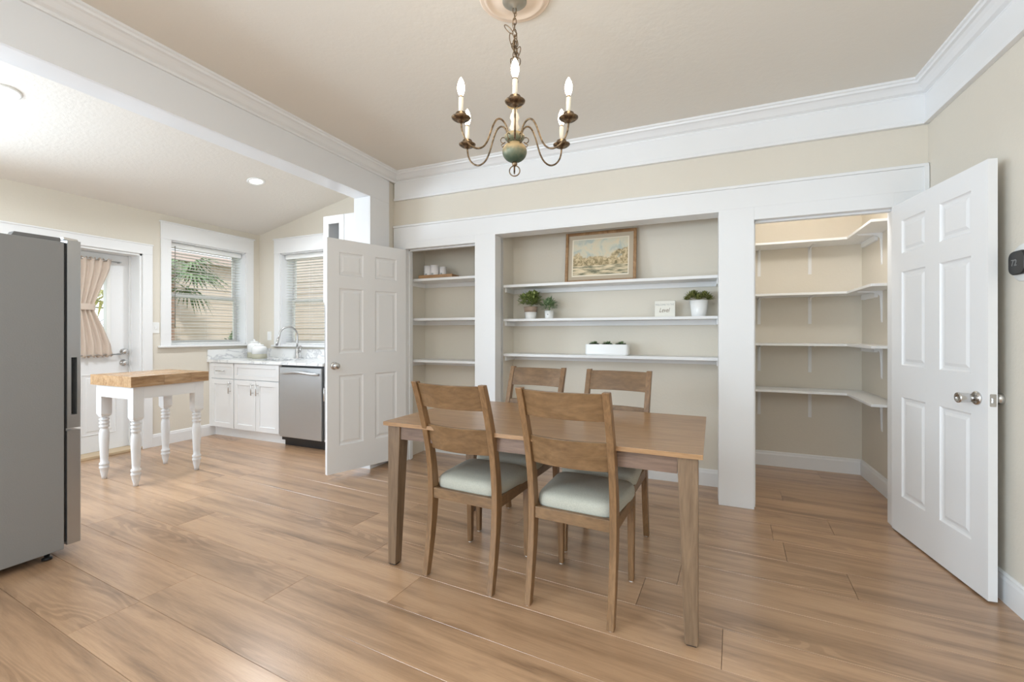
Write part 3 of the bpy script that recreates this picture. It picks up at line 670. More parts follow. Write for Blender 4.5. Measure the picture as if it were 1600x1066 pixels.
def make_blind(loc, rz, wd, z0, z1, label, slats, xl=0.02):
    t = thing('window_blind', label, 'blind', loc, rz, 'white slatted blinds of the kitchen windows')
    MB().box(xl, wd - xl, 0.055, 0.115, z1 - 0.072, z1 - 0.014).build('headrail', M['white_plastic'], t, 0.003)
    n = slats; za = z0 + 0.045; zb = z1 - 0.09
    base = None
    for k in range(n):
        z = za + (zb - za) * k / (n - 1)
        if base is None:
            tl = -0.002
            base = MB().hexa([(xl + .01, 0.062, -0.0017), (wd - xl - .01, 0.062, -0.0017), (wd - xl - .01, 0.108, -0.0017 + tl), (xl + .01, 0.108, -0.0017 + tl)],
                             [(xl + .01, 0.062, 0.0017), (wd - xl - .01, 0.062, 0.0017), (wd - xl - .01, 0.108, 0.0017 + tl), (xl + .01, 0.108, 0.0017 + tl)]).build('slat', M['slat'], t)
            b0 = base.location.z; base.location.z = b0 + z
        else:
            c = base.copy(); C.objects.link(c); c.parent = t; c.location.z = b0 + z
    MB().box(xl, wd - xl, 0.060, 0.110, z0 + 0.014, z0 + 0.030).build('bottom_rail', M['white_plastic'], t, 0.003)
    for x in (0.14, wd / 2, wd - 0.14):
        for y in (0.061, 0.109): MB().lathe([(0.0009, z0 + 0.02), (0.0009, z1 - 0.06)], (x, y, 0), 5).build('cord', M['white_plastic'], t)
    return t
MR = Matrix
# window 1 looks left: local x runs towards +Y, local +y towards -X  -> rotate by +90 degrees
make_window(1, (KX, W1[0], 0), PI / 2, W1[1] - W1[0], W1[2], W1[3], 'white sash window in the kitchen left wall beside the back door')
t = make_blind((KX, W1[0], 0), PI / 2, W1[1] - W1[0], W1[2], W1[3], 'raised-open white blind in the window between door and corner', 31)
MB().lathe([(0.004, 1.30), (0.004, 2.24)], (0.075, 0.045, 0), 8).build('tilt_wand', newmat('clear_wand', (0.25, 0.24, 0.22), 0.2), t)
# window 2 looks out behind the sink: local x runs towards +X
make_window(2, (W2[0], KY, 0), 0, W2[1] - W2[0], W2[2], W2[3], 'white sash window over the kitchen sink, half hidden by the tall cabinet')
make_blind((W2[0], KY, 0), 0, W2[1] - W2[0], W2[2], W2[3], 'open white blind in the window over the sink', 31)

# ------------------------------------------------------------------ kitchen cabinets
CY = 3.450     # front plane of the doors
def shaker(t, x0, x1, z0, z1, name, rail=0.055, pull=None):
    th = 0.020; y0, y1 = CY, CY + th
    mb = MB(); mb.box(x0, x0 + rail, y0, y1, z0, z1); mb.box(x1 - rail, x1, y0, y1, z0, z1); mb.box(x0 + rail, x1 - rail, y0, y1, z0, z0 + rail); mb.box(x0 + rail, x1 - rail, y0, y1, z1 - rail, z1)
    o = mb.build(name, M['cabinet'], t, 0.0015, world=True)
    MB().box(x0 + rail - .002, x1 - rail + .002, y0 + 0.010, y1, z0 + rail - .002, z1 - rail + .002).build('panel', M['cabinet'], o, world=True)
    if pull:
        ax, cx, cz, ln = pull; mb = MB()
        if ax == 'z':
            mb.lathe([(0.006, -ln / 2), (0.006, ln / 2)], (cx, y0 - 0.030, cz), 10, 'z')
            for s_ in (-0.32, 0.32): mb.lathe([(0.004, 0), (0.004, -0.030)], (cx, y0, cz + s_ * ln), 8, 'y')
        else:
            mb.lathe([(0.006, -ln / 2), (0.006, ln / 2)], (cx, y0 - 0.030, cz), 10, 'x')
            for s_ in (-0.32, 0.32): mb.lathe([(0.004, 0), (0.004, -0.030)], (cx + s_ * ln, y0, cz), 8, 'y')
        mb.build('handle', M['chrome'], o, world=True)
    return o
t = thing('base_cabinet', 'white shaker base cabinet in the kitchen corner, one drawer above one door', 'cabinet', (-5.27, 3.78, 0), 0, 'white kitchen base cabinets')
MB().box(-5.498, -5.048, CY + 0.020, 4.11, 0.112, 0.890).build('body', M['cabinet'], t, world=True)
shaker(t, -5.452, -5.056, 0.702, 0.884, 'drawer', 0.042, ('x', -5.256, 0.792, 0.14))
shaker(t, -5.452, -5.056, 0.118, 0.692, 'door', 0.058, ('z', -5.100, 0.600, 0.14))
MB().box(-5.498, -5.456, CY + 0.004, CY + 0.022, 0.112, 0.890).build('filler', M['cabinet'], t, world=True)
MB().box(-5.498, -5.048, 3.520, 3.535, 0.0, 0.112).build('toe_kick', M['trim'], t, world=True)
t = thing('base_cabinet', 'white shaker sink cabinet with a false drawer front above two doors', 'cabinet', (-4.67, 3.78, 0), 0, 'white kitchen base cabinets')
mb = MB(); mb.box(-5.044, -4.292, CY + 0.020, 4.11, 0.112, 0.660); mb.box(-5.044, -4.292, CY + 0.020, CY + 0.04, 0.66, 0.89); mb.build('body', M['cabinet'], t, world=True)
shaker(t, -5.040, -4.300, 0.702, 0.884, 'false_front', 0.048)
shaker(t, -5.040, -4.674, 0.118, 0.692, 'door', 0.058, ('z', -4.712, 0.600, 0.14))
shaker(t, -4.668, -4.300, 0.118, 0.692, 'door', 0.058, ('z', -4.630, 0.600, 0.14))
MB().box(-5.046, -4.262, 3.520, 3.535, 0.0, 0.112).build('toe_kick', M['trim'], t, world=True)
# dishwasher
t = thing('dishwasher', 'stainless steel dishwasher under the marble counter', 'dishwasher', (-3.96, 3.75, 0))
MB().box(-4.284, -3.636, CY + 0.03, 4.08, 0.06, 0.885).build('body', M['dark'], t, world=True)
MB().box(-4.268, -3.652, CY - 0.018, CY + 0.028, 0.105, 0.868).build('door', M['steel'], t, 0.006, world=True)
pts = []
for k in range(21):
    u = k / 20; x = -4.235 + u * 0.55; pts.append((x, CY - 0.022 - 0.040 * math.sin(PI * u) ** 0.5, 0.815 - 0.010 * math.cos(2 * PI * u)))
MB().tube(pts, [0.013 + 0.004 * math.sin(PI * k / 20) for k in range(21)], 12).build('handle', M['steel'], t, world=True)
MB().box(-4.26, -3.66, 3.50, 3.52, 0.0, 0.095).build('toe_kick', M['dark'], t, 0.002, world=True)
# tall cabinet right of the dishwasher
t = thing('tall_cabinet', 'tall white cabinet with a grey open shelf, mostly hidden by the open door', 'cabinet', (-3.3, 3.78, 0))
mb = MB(); x0, x1, zt = -3.625, -2.985, 2.455
mb.box(x0, x0 + 0.02, CY, 4.11, 0.1, zt); mb.box(x1 - 0.02, x1, CY, 4.11, 0.1, zt); mb.box(x0, x1, CY, 4.11, zt - 0.02, zt); mb.box(x0, x1, CY + .02, 4.11, 0.1, 1.58); mb.box(x0, x1, 4.09, 4.11, 0.1, zt)
mb.box(-3.34, -3.32, CY, 4.11, 1.58, zt); mb.build('carcass', M['cabinet'], t, 0.001, world=True)
mb = MB(); mb.box(x0, -3.555, CY - 0.014, CY, 1.56, zt); mb.box(-3.412, -3.345, CY - 0.014, CY, 1.56, zt); mb.box(-3.555, -3.412, CY - 0.014, CY, zt - 0.082, zt); mb.box(-3.338, x1, CY - 0.014, CY, 0.12, zt)
mb.build('face_frame', M['trim'], t, 0.001, world=True)
shaker(t, x0 + 0.004, -3.345, 0.70, 1.54, 'door', 0.05, None); shaker(t, x0 + 0.004, -3.345, 0.118, 0.69, 'door', 0.05, ('z', -3.600, 0.60, 0.14))
MB().box(x0, x1, 3.52, 3.535, 0, 0.1).build('toe_kick', M['trim'], t, world=True)
# countertop with a sink cut-out, and backsplash
t = thing('countertop', 'white grey-veined marble counter with a low backsplash along two walls', 'countertop', (-4.55, 3.77, 0.892))
SX0, SX1, SY0, SY1 = -5.0, -4.38, 3.56, 3.93
mb = MB(); mb.box(-5.498, SX0, 3.425, 4.112, 0.892, 0.922); mb.box(SX1, -3.628, 3.425, 4.112, 0.892, 0.922); mb.box(SX0, SX1, 3.425, SY0, 0.892, 0.922); mb.box(SX0, SX1, SY1, 4.112, 0.892, 0.922)
mb.build('slab', M['marble'], t, world=True)
MB().box(-5.478, -3.628, 4.092, 4.112, 0.922, 1.040).build('backsplash', M['marble'], t, 0.002, world=True)
MB().box(-5.498, -5.478, 3.428, 4.112, 0.922, 1.040).build('backsplash', M['marble'], t, 0.002, world=True)
t = thing('kitchen_sink', 'undermount steel sink basin in the marble counter', 'sink', (-4.69, 3.75, 0.7))
mb = MB(); mb.box(SX0, SX1, SY0, SY1, 0.70, 0.706); mb.box(SX0 - .004, SX0, SY0, SY1, 0.70, 0.891); mb.box(SX1, SX1 + .004, SY0, SY1, 0.70, 0.891); mb.box(SX0, SX1, SY0 - .004, SY0, 0.70, 0.891); mb.box(SX0, SX1, SY1, SY1 + .004, 0.70, 0.891)
mb.build('basin', M['steel'], t, world=True); MB().lathe([(0.04, 0.706), (0.04, 0.709), (0.02, 0.708)], (-4.69, 3.75, 0), 20).build('drain', M['chrome'], t, world=True)
# faucet
t = thing('kitchen_faucet', 'brushed nickel gooseneck faucet in front of the window', 'faucet', (-4.66, 4.005, 0.922))
MB().lathe([(0.028, 0), (0.028, 0.006), (0.021, 0.012), (0.020, 0.115), (0.015, 0.125)], n=20).build('base', M['chrome'], t)
pts = [(0, 0, 0.12), (0, 0, 0.2), (0, 0, 0.29)]
R_ = 0.105
for k in range(1, 13):
    a = PI * k / 12; pts.append((-0.35 * (R_ - R_ * math.cos(a)), -0.94 * (R_ - R_ * math.cos(a)), 0.29 + R_ * math.sin(a)))
pts.append((pts[-1][0] - 0.008, pts[-1][1] - 0.012, 0.235))
MB().tube(pts, 0.0115, 12).build('spout', M['chrome'], t)
e = pts[-1]; MB().tube([(e[0], e[1], e[2] + 0.02), (e[0] - 0.004, e[1] - 0.006, e[2] - 0.03), (e[0] - 0.008, e[1] - 0.014, e[2] - 0.065)], [0.015, 0.017, 0.016], 12).build('spray_head', M['chrome'], t)
MB().tube([(0.015, 0, 0.085), (0.05, 0, 0.09), (0.060, 0, 0.10), (0.052, 0.0, 0.165)], [0.014, 0.013, 0.010, 0.006], 10).build('lever', M['chrome'], t)
# canisters
for (x, y, h, r, lb) in ((-5.335, 3.92, 0.240, 0.078, 'taller white lidded canister with a sage base, at the back by the corner'), (-5.105, 3.82, 0.198, 0.084, 'shorter white lidded canister with a sage base, in front of the taller one')):
    t = thing('canister', lb, 'canister', (x, y, 0.922), 0, 'pair of lidded canisters on the counter')
    MB().lathe([(r * .96, 0), (r, 0.01), (r, h * .30)], n=28).build('lower_band', M['jar_base'], t)
    MB().lathe([(r, h * .30), (r, h * .66), (r * .95, h * .73), (r * .70, h * .79), (r * .62, h * .80)], n=28).build('body', M['ceramic'], t)
    MB().lathe([(r * .62, h * .80), (r * .64, h * .86), (r * .58, h * .885), (r * .3, h * .90), (r * .16, h * .915), (r * .14, h * .935), (r * .20, h * .97), (r * .12, h)], n=28).build('lid', M['ceramic'], t)
# switch and outlet
t = thing('light_switch', 'white wall switch plate between the back door and the window', 'switch', (KX, 2.882, 1.30))
MB().prism(rrect(-0.035, 0.035, -0.06, 0.06, 0.006), 0, 0.006, 'x').build('plate', M['white_plastic'], t); MB().box(0.006, 0.014, -0.010, 0.010, -0.018, 0.018).build('toggle', M['ceramic'], t, 0.003)
t = thing('wall_outlet', 'white outlet plate on the wall left of the sink window', 'outlet', (-5.30, KY, 1.205))
MB().prism(rrect(-0.035, 0.035, -0.058, 0.058, 0.006), -0.006, 0, 'y').build('plate', M['white_plastic'], t)
MB().prism(rrect(-0.017, 0.017, -0.034, 0.034, 0.004), -0.009, -0.006, 'y').build('socket', M['ceramic'], t)

# ------------------------------------------------------------------ fridge
t = thing('refrigerator', 'tall grey-sided stainless steel refrigerator at the left edge of the view', 'refrigerator', (-3.67, 0.90, 0))
FX = -3.232; FW = -4.13
MB().box(FW, FX, 0.52, 1.252, 0.045, 1.742).build('body', M['fridge_side'], t, 0.004, world=True)
MB().box(FW + 0.02, FX - 0.012, 1.250, 1.262, 0.08, 1.74).build('door_gasket', M['dark'], t, world=True)
def fdoor(z0, z1, name, recess=None):
    mb = MB(); ya, yb = 1.264, 1.325
    prof = [(FW, ya), (FX, ya), (FX, yb - 0.006), (FX - 0.008, yb), (FW + 0.008, yb), (FW, yb - 0.006)]
    if recess is None: mb.prism(prof, z0, z1, 'z')
    else:
        r0, r1 = recess
        mb.prism(prof, z0, r0, 'z'); mb.prism(prof, r1, z1, 'z')
        cut = [(FW, ya), (FX, ya), (FX, 1.281), (FX - 0.045, 1.281), (FX - 0.045, 1.306), (FX, 1.306), (FX, yb - 0.006), (FX - 0.008, yb), (FW + 0.008, yb), (FW, yb - 0.006)]
        mb.prism(cut, r0, r1, 'z')
    return mb.build(name, M['steel_v'], t, world=True)
d = fdoor(0.708, 1.755, 'upper_door', (0.782, 1.102))
MB().box(FX - 0.046, FX - 0.043, 1.281, 1.306, 0.782, 1.102).build('grip_recess', M['dark'], d, world=True)
fdoor(0.062, 0.694, 'lower_door')
MB().prism([(1.05, 1.742), (1.24, 1.742), (1.24, 1.762), (1.06, 1.762)], FX - 0.06, FX - 0.004, 'x').build('hinge_cover', newmat('grey_plastic', (0.16, 0.16, 0.16), 0.5), t, 0.002, world=True)
MB().prism([(1.25, 1.755), (1.315, 1.755), (1.31, 1.766), (1.25, 1.770)], FX - 0.05, FX - 0.006, 'x').build('hinge', M['chrome'], t, 0.002, world=True)
for x in (FX - 0.05, FW + 0.05):
    for y in (1.20, 0.6): MB().lathe([(0.022, 0), (0.022, 0.012), (0.012, 0.016), (0.012, 0.05)], (x, y, 0), 14).build('foot', M['dark'], t, world=True)

# ------------------------------------------------------------------ butcher block island
IX, IY, IW, IZ = -4.4414, 2.2994, 0.597, 0.891
t = thing('island_table', 'small white kitchen island with turned legs and a butcher block top', 'table', (IX, IY, 0))
th = 0.085; n = 12; sw = IW / n
top = None
for k in range(n):
    xa = -IW / 2 + k * sw; ya = -IW / 2; cuts = [ya]
    while cuts[-1] < IW / 2 - 0.12: cuts.append(min(cuts[-1] + random.uniform(0.12, 0.32), IW / 2))
    cuts[-1] = IW / 2
    for a, b_ in zip(cuts, cuts[1:]):
        MB().box(xa + .0003, xa + sw - .0003, a + .0003, b_ - .0003, IZ - th, IZ).build('stave', M['butcher'], t, 0.0006, seg=1)
za = IZ - th; hi = IW / 2 - 0.028; lw = 0.075
mb = MB()
for s_ in (-1, 1):
    mb.box(-hi + lw, hi - lw, s_ * hi, s_ * (hi - 0.02), za - 0.10, za); mb.box(s_ * hi, s_ * (hi - 0.02), -hi + lw, hi - lw, za - 0.10, za)
mb.build('apron', M['trim'], t, 0.001)
prof = [(0.036, 0.535), (0.030, 0.528), (0.022, 0.522), (0.034, 0.512), (0.034, 0.500), (0.025, 0.494), (0.034, 0.484), (0.034, 0.470), (0.026, 0.463), (0.034, 0.452), (0.033, 0.440), (0.024, 0.434),
        (0.029, 0.420), (0.034, 0.39), (0.034, 0.33), (0.030, 0.25), (0.027, 0.175), (0.026, 0.145), (0.034, 0.135), (0.034, 0.122), (0.027, 0.116), (0.034, 0.106), (0.034, 0.092), (0.029, 0.086), (0.027, 0.06), (0.019, 0.025), (0.017, 0.0)]
for sx in (-1, 1):
    for sy in (-1, 1):
        cx, cy = sx * (hi - lw / 2), sy * (hi - lw / 2); mb = MB()
        mb.hexa([(cx - .030, cy - .030, .535), (cx + .030, cy - .030, .535), (cx + .030, cy + .030, .535), (cx - .030, cy + .030, .535)],
                [(cx - lw / 2, cy - lw / 2, .555), (cx + lw / 2, cy - lw / 2, .555), (cx + lw / 2, cy + lw / 2, .555), (cx - lw / 2, cy + lw / 2, .555)])
        mb.box(cx - lw / 2, cx + lw / 2, cy - lw / 2, cy + lw / 2, .555, za)
        mb.lathe(prof[::-1], (cx, cy, 0), 24); mb.build('leg', M['trim'], t)

# ------------------------------------------------------------------ dining table
TR = math.radians(-1.3)
t = thing('dining_table', 'brown rectangular wooden dining table with tapered legs', 'table', (-0.768, 2.300, 0), TR)
TW, TD, TZ = 1.568, 0.868, 0.766
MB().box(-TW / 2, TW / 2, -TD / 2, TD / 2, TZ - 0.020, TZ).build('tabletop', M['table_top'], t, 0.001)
lx, ly, lt, lb_ = TW / 2 - 0.018, TD / 2 - 0.018, 0.078, 0.050
for sx in (-1, 1):
    for sy in (-1, 1):
        x, y = sx * (lx - (0.028 if sy > 0 else 0)), sy * ly; f = lambda w_, z: [(min(x, x - sx * w_), min(y, y - sy * w_), z), (max(x, x - sx * w_), min(y, y - sy * w_), z), (max(x, x - sx * w_), max(y, y - sy * w_), z), (min(x, x - sx * w_), max(y, y - sy * w_), z)]
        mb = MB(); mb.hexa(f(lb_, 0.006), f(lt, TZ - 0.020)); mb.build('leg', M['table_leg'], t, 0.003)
        MB().box(x - sx * 0.006, x - sx * 0.044, y - sy * 0.006, y - sy * 0.044, 0, 0.006).build('glide', M['dark'], t)
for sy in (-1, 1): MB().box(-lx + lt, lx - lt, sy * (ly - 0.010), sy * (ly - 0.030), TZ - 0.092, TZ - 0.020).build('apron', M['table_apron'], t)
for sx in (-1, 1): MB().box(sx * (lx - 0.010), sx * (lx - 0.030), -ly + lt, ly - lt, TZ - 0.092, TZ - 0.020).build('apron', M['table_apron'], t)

# ------------------------------------------------------------------ chairs
def lerp(pts, z):
    for (a, va), (b_, vb) in zip(pts, pts[1:]):
        if a <= z <= b_:
            u = (z - a) / (b_ - a); return va + (vb - va) * u
    return pts[-1][1] if z > pts[-1][0] else pts[0][1]
POST = [(0, -0.205), (0.1, -0.184), (0.2, -0.166), (0.3, -0.152), (0.38, -0.146), (0.46, -0.146), (0.55, -0.155), (0.65, -0.173), (0.75, -0.199), (0.85, -0.231), (0.93, -0.260), (1.0, -0.287)]
THK = [(0, 0.034), (0.2, 0.044), (0.4, 0.054), (0.5, 0.052), (0.75, 0.042), (1.0, 0.034)]
def make_chair(label):
    t = thing('dining_chair', label, 'chair', (0, 0, 0), 0, 'four brown slat-back dining chairs at the table')
    for sx in (-1, 1):
        rings = []
        for k in range(26):
            z = k / 25 * 1.0; yc = lerp(POST, z); h = lerp(THK, z) / 2; xw = 0.0155; cx = sx * (0.190 + 0.006 * max(0, z - 0.45))
            zz = max(z, 0.004)
            rings.append([(cx - xw, yc - h, zz), (cx + xw, yc - h, zz), (cx + xw, yc + h, zz), (cx - xw, yc + h, zz)])
        MB().rings(rings, False).build('rear_leg', M['chair_v'], t, 0.003)
        x, y = sx * 0.186, 0.205; fb = lambda w_, z: [(x - w_, y - w_, z), (x + w_, y - w_, z), (x + w_, y + w_, z), (x - w_, y + w_, z)]
        mb = MB(); mb.hexa(fb(0.0135, 0.004), fb(0.0185, 0.438)); mb.build('front_leg', M['chair_v'], t, 0.003)
        MB().lathe([(0.011, 0), (0.011, 0.004)], (sx * 0.190, -0.205, 0), 12).build('foot_pad', M['felt'], t)
        MB().lathe([(0.011, 0), (0.011, 0.004)], (sx * 0.186, 0.205, 0), 12).build('foot_pad', M['felt'], t)
        MB().box(sx * 0.181, sx * 0.201, -0.125, 0.188, 0.385, 0.438).build('seat_rail', M['chair_h'], t, 0.002)
    MB().box(-0.175, 0.175, -0.165, -0.143, 0.385, 0.438).build('seat_rail', M['chair_h'], t, 0.002)
    MB().box(-0.168, 0.168, 0.195, 0.215, 0.385, 0.438).build('seat_rail', M['chair_h'], t, 0.002)
    for z0, z1 in ((0.872, 0.992), (0.648, 0.778)):
        nx, nz = 16, 6; fr = []; bk = []
        for j in range(nz + 1):
            z = z0 + (z1 - z0) * j / nz
            for i in range(nx + 1):
                u = i / nx * 2 - 1; y = lerp(POST, z) + 0.004 - 0.032 * (1 - u * u); fr.append((u * 0.179, y + 0.009, z)); bk.append((u * 0.179, y - 0.009, z))
        n_ = (nx + 1) * (nz + 1); q = lambda i, j: j * (nx + 1) + i; fs = []
        for j in range(nz):
            for i in range(nx):
                fs.append((q(i, j), q(i, j + 1), q(i + 1, j + 1), q(i + 1, j))); fs.append((n_ + q(i, j), n_ + q(i + 1, j), n_ + q(i + 1, j + 1), n_ + q(i, j + 1)))
        for i in range(nx):
            fs.append((q(i, nz), n_ + q(i, nz), n_ + q(i + 1, nz), q(i + 1, nz))); fs.append((q(i, 0), q(i + 1, 0), n_ + q(i + 1, 0), n_ + q(i, 0)))
        for j in range(nz):
            fs.append((q(0, j), n_ + q(0, j), n_ + q(0, j + 1), q(0, j + 1))); fs.append((q(nx, j), q(nx, j + 1), n_ + q(nx, j + 1), n_ + q(nx, j)))
        MB().add(fr + bk, fs).build('back_slat', M['chair_h'], t, 0.002)
    # puffed cushion
    out = []
    K = 48
    for k in range(K):
        a = 2 * PI * k / K; c, s_ = math.cos(a), math.sin(a); e = 0.30
        x = math.copysign(abs(c) ** e, c); y = math.copysign(abs(s_) ** e, s_)
        wx = 0.186 + 0.028 * (y + 1) / 2; out.append((x * wx, 0.050 + y * 0.192))
    def ring(sc_, z): return [(p[0] * sc_[0], 0.048 + (p[1] - 0.048) * sc_[0], z) for p in out]
    zr = [((0.985,), 0.432), ((0.995,), 0.440), ((1.0,), 0.456), ((0.992,), 0.470), ((0.97,), 0.482), ((0.92,), 0.492), ((0.80,), 0.500), ((0.55,), 0.506), ((0.15,), 0.508)]
    MB().rings([ring(a, z) for a, z in zr]).build('cushion', M['linen'], t)
    return t
CH = [(-1.090, 2.085, -4, 'brown dining chair seen from behind, nearest the left table leg'),
      (-0.521, 2.060, -4, 'brown dining chair seen from behind, nearest the camera in the middle'),
      (-1.080, 2.640, 176, 'brown dining chair on the far side of the table, the left one facing the camera'),
      (-0.512, 2.600, 176, 'brown dining chair on the far side of the table, the right one facing the camera')]
ch0 = make_chair(CH[0][3])
for i, (x, y, a, lb) in enumerate(CH):
    c = ch0 if i == 0 else copy_tree(ch0)
    c.location = (x, y, 0); c.rotation_euler = (0, 0, math.radians(a)); c['label'] = lb

# ------------------------------------------------------------------ chandelier and medallion
CX, CYY = -0.796, 1.878
tag(MB().lathe([(0.166, 0), (0.166, -0.006), (0.156, -0.012), (0.146, -0.008), (0.140, -0.014), (0.128, -0.016), (0.122, -0.010), (0.10, -0.012), (0.075, -0.020), (0.068, -0.024), (0.02, -0.024)], (CX, CYY, ZC), 64).build('ceiling_medallion', M['medallion']), 'round cream plaster ceiling medallion above the chandelier', 'medallion')
t = thing('chandelier', 'six-arm aged brass chandelier with lit candle bulbs and a green ball', 'chandelier', (CX, CYY, 1.96))
Z0 = 1.96
def zz(z): return z - Z0
MB().lathe([(0.056, zz(2.776)), (0.056, zz(2.772)), (0.050, zz(2.766)), (0.036, zz(2.761)), (0.012, zz(2.758)), (0.007, zz(2.745))], n=32).build('canopy', newmat('pewter_canopy', (0.36, 0.33, 0.27), 0.4, 0.6), t)
# chain: stadium links alternately turned, and the slack loops tied around it
mb = MB()
def link(c, ax, ht, wd_, r, tilt=0.0, spin=0.0):
    pts = []
    for k in range(16):
        a = 2 * PI * k / 16; x = wd_ * math.cos(a); z = ht * math.sin(a) 
        p = Vector((x, 0, z)); p.rotate(Matrix.Rotation(tilt, 3, 'Y')); p.rotate(Matrix.Rotation(ax + spin, 3, 'Z')); pts.append(p + Vector(c))
    mb.tube(pts, r, 6, closed=True)
z = 2.735; k = 0
while z > 2.33:
    link((0, 0, zz(z)), (k % 2) * PI / 2 + 0.5, 0.017, 0.008, 0.0022); z -= 0.026; k += 1
mb.build('chain', M['brass'], t, kind='stuff')
mb = MB()
link((-0.030, 0, zz(2.655)), 0.4, 0.028, 0.009, 0.0022, -0.75); link((-0.012, 0.0, zz(2.60)), 0.4, 0.034, 0.011, 0.0022, -0.2)
for j in range(14): link((random.uniform(-0.010, 0.012), random.uniform(-0.01, 0.01), zz(2.60 - j * 0.014)), random.uniform(0, 3), 0.022, 0.009, 0.0022, random.uniform(-0.5, 0.5))
link((0.016, 0, zz(2.535)), 0.2, 0.028, 0.010, 0.0022, 0.35); link((0.020, 0, zz(2.49)), 0.9, 0.020, 0.009, 0.0022, 0.2)
mb.build('slack_chain', M['brass'], t, kind='stuff')
pts = [(0.010 * math.sin(k * 0.9), 0.010 * math.cos(k * 0.9), zz(2.735 - k * 0.0135)) for k in range(30)]
MB().tube(pts, 0.0018, 6).build('cord', newmat('brown_cord', (0.25, 0.16, 0.08), 0.5), t)
MB().lathe([(0.004, zz(2.345)), (0.010, zz(2.34)), (0.010, zz(2.325)), (0.030, zz(2.318)), (0.038, zz(2.304)), (0.034, zz(2.292)), (0.014, zz(2.284)), (0.010, zz(2.27))], n=28).build('top_cap', newmat('warm_gold', (0.62, 0.44, 0.2), 0.4, 0.5), t)
MB().lathe([(0.010, zz(2.285)), (0.012, zz(2.262)), (0.019, zz(2.25)), (0.022, zz(2.235)), (0.015, zz(2.22)), (0.018, zz(2.205)), (0.024, zz(2.19)), (0.017, zz(2.175)), (0.015, zz(2.165)), (0.020, zz(2.155))], n=24).build('column', M['sleeve'], t)
MB().lathe([(0.018, zz(2.118)), (0.036, zz(2.128)), (0.045, zz(2.140)), (0.047, zz(2.150)), (0.040, zz(2.160)), (0.022, zz(2.166)), (0.012, zz(2.168))], n=28).build('hub', M['verdigris'], t)
MB().sphere((0, 0, zz(2.078)), 0.057, 0.057, 0.048, 32, 18).build('ball', M['verdigris'], t)
MB().lathe([(0.010, zz(2.118)), (0.014, zz(2.122)), (0.014, zz(2.128))], n=16).build('collar', M['brass'], t)
MB().lathe([(0.004, zz(2.010)), (0.010, zz(2.014)), (0.013, zz(2.022)), (0.010, zz(2.032))], n=16).build('finial', M['brass'], t)
mb = MB(); mb.tube([(0.024 * math.cos(2 * PI * k / 24), 0, zz(1.990) + 0.024 * math.sin(2 * PI * k / 24)) for k in range(24)], 0.0028, 8, closed=True); mb.xf(Matrix.Rotation(0.3, 4, 'Z')); mb.build('pull_ring', M['brass'], t)
ARM = [(0.030, 2.135), (0.036, 2.165), (0.050, 2.197), (0.072, 2.213), (0.094, 2.205), (0.112, 2.175), (0.127, 2.135), (0.143, 2.095), (0.165, 2.066), (0.195, 2.054), (0.225, 2.062), (0.250, 2.085), (0.264, 2.115), (0.269, 2.150)]
a0 = math.radians(-90 + 23.31)
def smooth(pts, n=4):
    out = []
    P = [pts[0]] + pts + [pts[-1]]
    for i in range(1, len(P) - 2):
        for k in range(n):
            u = k / n; p0, p1, p2, p3 = P[i - 1], P[i], P[i + 1], P[i + 2]
            out.append(tuple(0.5 * ((2 * p1[d]) + (-p0[d] + p2[d]) * u + (2 * p0[d] - 5 * p1[d] + 4 * p2[d] - p3[d]) * u * u + (-p0[d] + 3 * p1[d] - 3 * p2[d] + p3[d]) * u ** 3) for d in (0, 1)))
    out.append(pts[-1]); return out
ARMS = smooth(ARM, 3)
for k in range(6):
    a = a0 + k * PI / 3; Rm = Matrix.Rotation(a, 4, 'Z')
    arm = MB().tube([(r, 0, zz(z)) for r, z in ARMS], 0.0042, 10).xf(Rm).build('arm', M['brass'], t)
    r = 0.269
    MB().lathe([(0.004, zz(2.148)), (0.012, zz(2.152)), (0.015, zz(2.157)), (0.018, zz(2.160)), (0.030, zz(2.160)), (0.041, zz(2.168)), (0.042, zz(2.171)), (0.034, zz(2.173)), (0.026, zz(2.179)), (0.023, zz(2.190)), (0.012, zz(2.190))], (r, 0, 0), 24).xf(Rm).build('candle_cup', M['brass'], arm)
    MB().lathe([(0.0105, zz(2.190)), (0.0105, zz(2.258)), (0.006, zz(2.258))], (r, 0, 0), 16).xf(Rm).build('candle_sleeve', M['sleeve'], arm)
    MB().lathe([(0.0080, zz(2.256)), (0.0085, zz(2.266))], (r, 0, 0), 14).xf(Rm).build('socket_ring', M['brass'], arm)
    MB().lathe([(0.0075, zz(2.266)), (0.0125, zz(2.278)), (0.0165, zz(2.294)), (0.0165, zz(2.306)), (0.0125, zz(2.324)), (0.0065, zz(2.338)), (0.001, zz(2.346))], (r, 0, 0), 18).xf(Rm).build('bulb', M['bulb'], arm)
    pts = [(0.052 + 0.013 * math.cos(g), 0, zz(2.132) + 0.013 * math.sin(g)) for g in [math.radians(150 - j * 22) for j in range(14)]] + [(0.062, 0, zz(2.110)), (0.056, 0, zz(2.100)), (0.047, 0, zz(2.106))]
    MB().tube(pts, 0.0022, 6).xf(Matrix.Rotation(a + PI / 6, 4, 'Z')).build('scroll', M['brass'], t)

